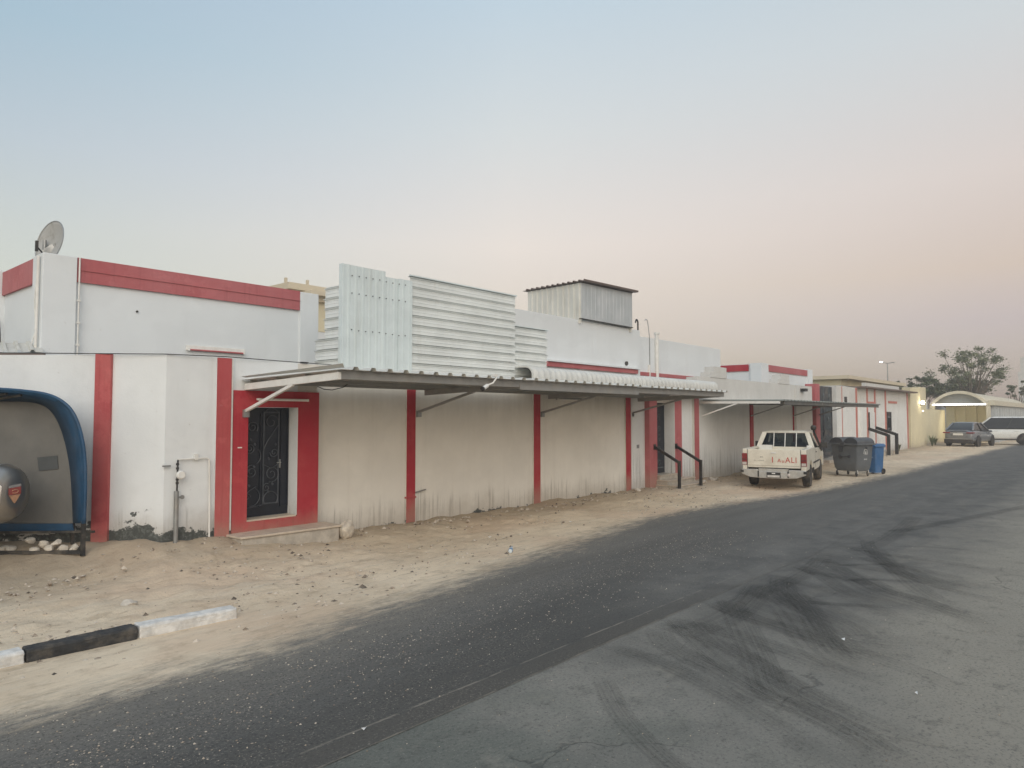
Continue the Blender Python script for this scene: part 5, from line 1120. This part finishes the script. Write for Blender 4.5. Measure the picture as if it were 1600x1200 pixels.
# ================================================================== TREES, POLE, TOWER
def leafmat(name, c):
    t = NT(name); a = t.mix(t.mr(t.noise(1.5,3),.35,.65), sc(c,.7), sc(c,1.35)); t.col(a); t.rough(.7); t.b.inputs['Specular IOR Level'].default_value = .2; return t.m
LEAF = leafmat('leaf_olive', (.19,.205,.13)); LEAF2 = leafmat('leaf_green', (.12,.14,.08))  # leaf colours lightened to carry some of the distance haze
def tree(label, base, h, rx, rz_, nclump, leaves, lsize, seed, mat=LEAF, group=None, zc=None, name='tree', trunk_r=.16):
    rnd = random.Random(seed); b = Vector(base); o = thing(name, label, 'tree', base, 0, group); tr = MB()
    fork = b + Vector((rnd.uniform(-.2,.2), rnd.uniform(-.2,.2), h*.33)); tr.tube([b, b+(fork-b)*.5+Vector((.05,.04,0)), fork], [trunk_r*1.2, trunk_r, trunk_r*.8], 8)
    c0 = b + Vector((0,0,zc if zc else h-rz_)); ends = []
    for k in range(nclump):
        while True:
            q = Vector((rnd.uniform(-1,1), rnd.uniform(-1,1), rnd.uniform(-1,1)))
            if .35 < q.length < 1: break
        ends.append(c0+Vector((q.x*rx*.9, q.y*rx, q.z*rz_)))
    lv = MB()
    for k, e_ in enumerate(ends):
        mid = fork + (e_-fork)*.5 + Vector((rnd.uniform(-.3,.3), rnd.uniform(-.3,.3), rnd.uniform(0,.35)))
        tr.tube([fork, mid, e_], [trunk_r*.38, trunk_r*.2, .012], 5, caps=False)
        cr = rnd.uniform(.20,.36)*(rx/2.2 if rx < 3 else 1.45)
        for j in range(leaves):
            g = Vector((rnd.gauss(0,1), rnd.gauss(0,1), rnd.gauss(0,.7)))*cr*.55; p_ = e_+g; s_ = lsize*rnd.uniform(.5,1.3)
            a_ = Vector((rnd.uniform(-1,1), rnd.uniform(-1,1), rnd.uniform(-.6,.6))).normalized(); b_ = a_.orthogonal().normalized(); b_.rotate(Matrix.Rotation(rnd.random()*6.3,3,a_))
            lv.add([p_-a_*s_, p_+b_*s_*.4, p_+a_*s_, p_-b_*s_*.4], [(0,1,2,3)])
    tr.build('trunk', TRUNK, o, smooth=True); lv.build('crown', mat, o); return o
tree('big open crowned tree behind the carport vault', (80,11.2,0), 8.8, 3.7, 2.4, 64, 95, .13, 11, LEAF, None, 6.3, trunk_r=.22)
tree('lower bushy dark tree at the left of the big open crowned tree', (78,15.0,0), 5.9, 1.9, 1.1, 34, 80, .13, 12, LEAF2, None, 4.9)
tree('dense low tree filling the gap under the big open crown', (82,12.6,0), 5.6, 2.9, 1.1, 46, 80, .14, 13, LEAF2, None, 4.7)
tree('small tree top at the right picture edge below the tower', (95,9.0,0), 6.2, 1.1, 1.0, 18, 70, .13, 14, LEAF2, None, 5.0)
tree('tiny leafy tree top over the yellow gate pier', (70,15.4,0), 5.2, .55, .55, 12, 60, .10, 15, LEAF2, None, 4.75)
for k, (x, y, zt) in enumerate(((92,26.9,5.95),(92,25.8,6.1),(92,23.0,6.0),(92,18.9,6.3))):
    tree('distant small tree top over the villa roof, '+('leftmost of four','second from the left','third from the left','rightmost beside the lamp')[k], (x,y,0), zt+.5, .55, .4, 7, 40, .12, 20+k, LEAF2, 'tree tops behind the villa', zt, trunk_r=.09)
def plant(label, c, h, seed):
    rnd = random.Random(seed); o = thing('plant', label, 'plant', c, 0,'shrubs along the far walls'); m = MB()
    for k in range(22):
        a = rnd.random()*6.3; l_ = h*rnd.uniform(.5,1); b_ = Vector(c); t_ = b_+Vector((math.cos(a)*l_*.4, math.sin(a)*l_*.4, l_)); w = Vector((-math.sin(a), math.cos(a), 0))*.05
        m.add([b_-w*.4, b_+w*.4, (b_+t_)*.5+w+Vector((0,0,.1)), t_, (b_+t_)*.5-w+Vector((0,0,.1))], [(0,1,2,3,4)])
    m.build('leaves', LEAF2, o)
plant('larger dusty shrub at the foot of the yellow wall beside the lamp pier', (56.0,10.2,0), .9, 1); plant('smaller dusty shrub nearer the dark grey car at the yellow wall', (57.6,10.3,0), .6, 2)
plant('dusty weeds growing at the gatehouse wall base', (46.5,10.2,0), .5, 3)
PO = thing('street_lamp', 'tall street lamp with one lit head above the villa roof', 'street lamp', (90,20.7,0))
MB().tube([(90,20.7,0),(90,20.7,8.2)], [.10,.06], 8).build('pole', GALV, PO, smooth=True)
MB().tube([(90,20.7,8.15),(90,21.2,8.3)], .04, 6).tube([(90,20.7,8.15),(90,20.2,8.22)], .04, 6).build('arm', GALV, PO)
MB().box(89.9,90.1,21.2,21.5,8.30,8.40).build('lamp_head', emis('street_glow', (1,1,.95), 6), PO, bevel=.03); MB().box(89.85,90.15,19.95,20.25,8.18,8.26).build('lamp_head', GALV, PO)
TW = thing('tower', 'slender grey tower far off at the right edge', 'tower', (140,12.0,0))
MB().box(139,141,11.0,13.0,0,9.2).build('shaft', FAR_WALL, TW); MB().box(139.3,140.7,11.3,12.7,9.2,11.5).build('upper_stage', FAR_WALL, TW); MB().tube([(140,12,11.5),(140,12,14)], [.25,.03], 8).build('spire', GALV, TW)
SW = MB().box(70,130,14.5,14.7,-.1,3.2).build('rear_wall', FAR_WALL); tag(SW, 'plain plastered wall beyond the carport in front of the trees', 'wall')

# ================================================================== HAZE: thin evening dust in the air
hz = MB().box(-300,300,-300,300,-1.2,15.5).build('haze', None); tag(hz, kind='stuff')
hm = bpy.data.materials.new('haze_air'); hm.use_nodes = True; ht = hm.node_tree; ht.nodes.clear()
pv = ht.nodes.new('ShaderNodeVolumePrincipled'); ho = ht.nodes.new('ShaderNodeOutputMaterial'); ht.links.new(pv.outputs[0], ho.inputs['Volume'])
pv.inputs['Color'].default_value = (.93,.90,.88,1); pv.inputs['Density'].default_value = .0024; pv.inputs['Anisotropy'].default_value = .1
hz.data.materials.append(hm)
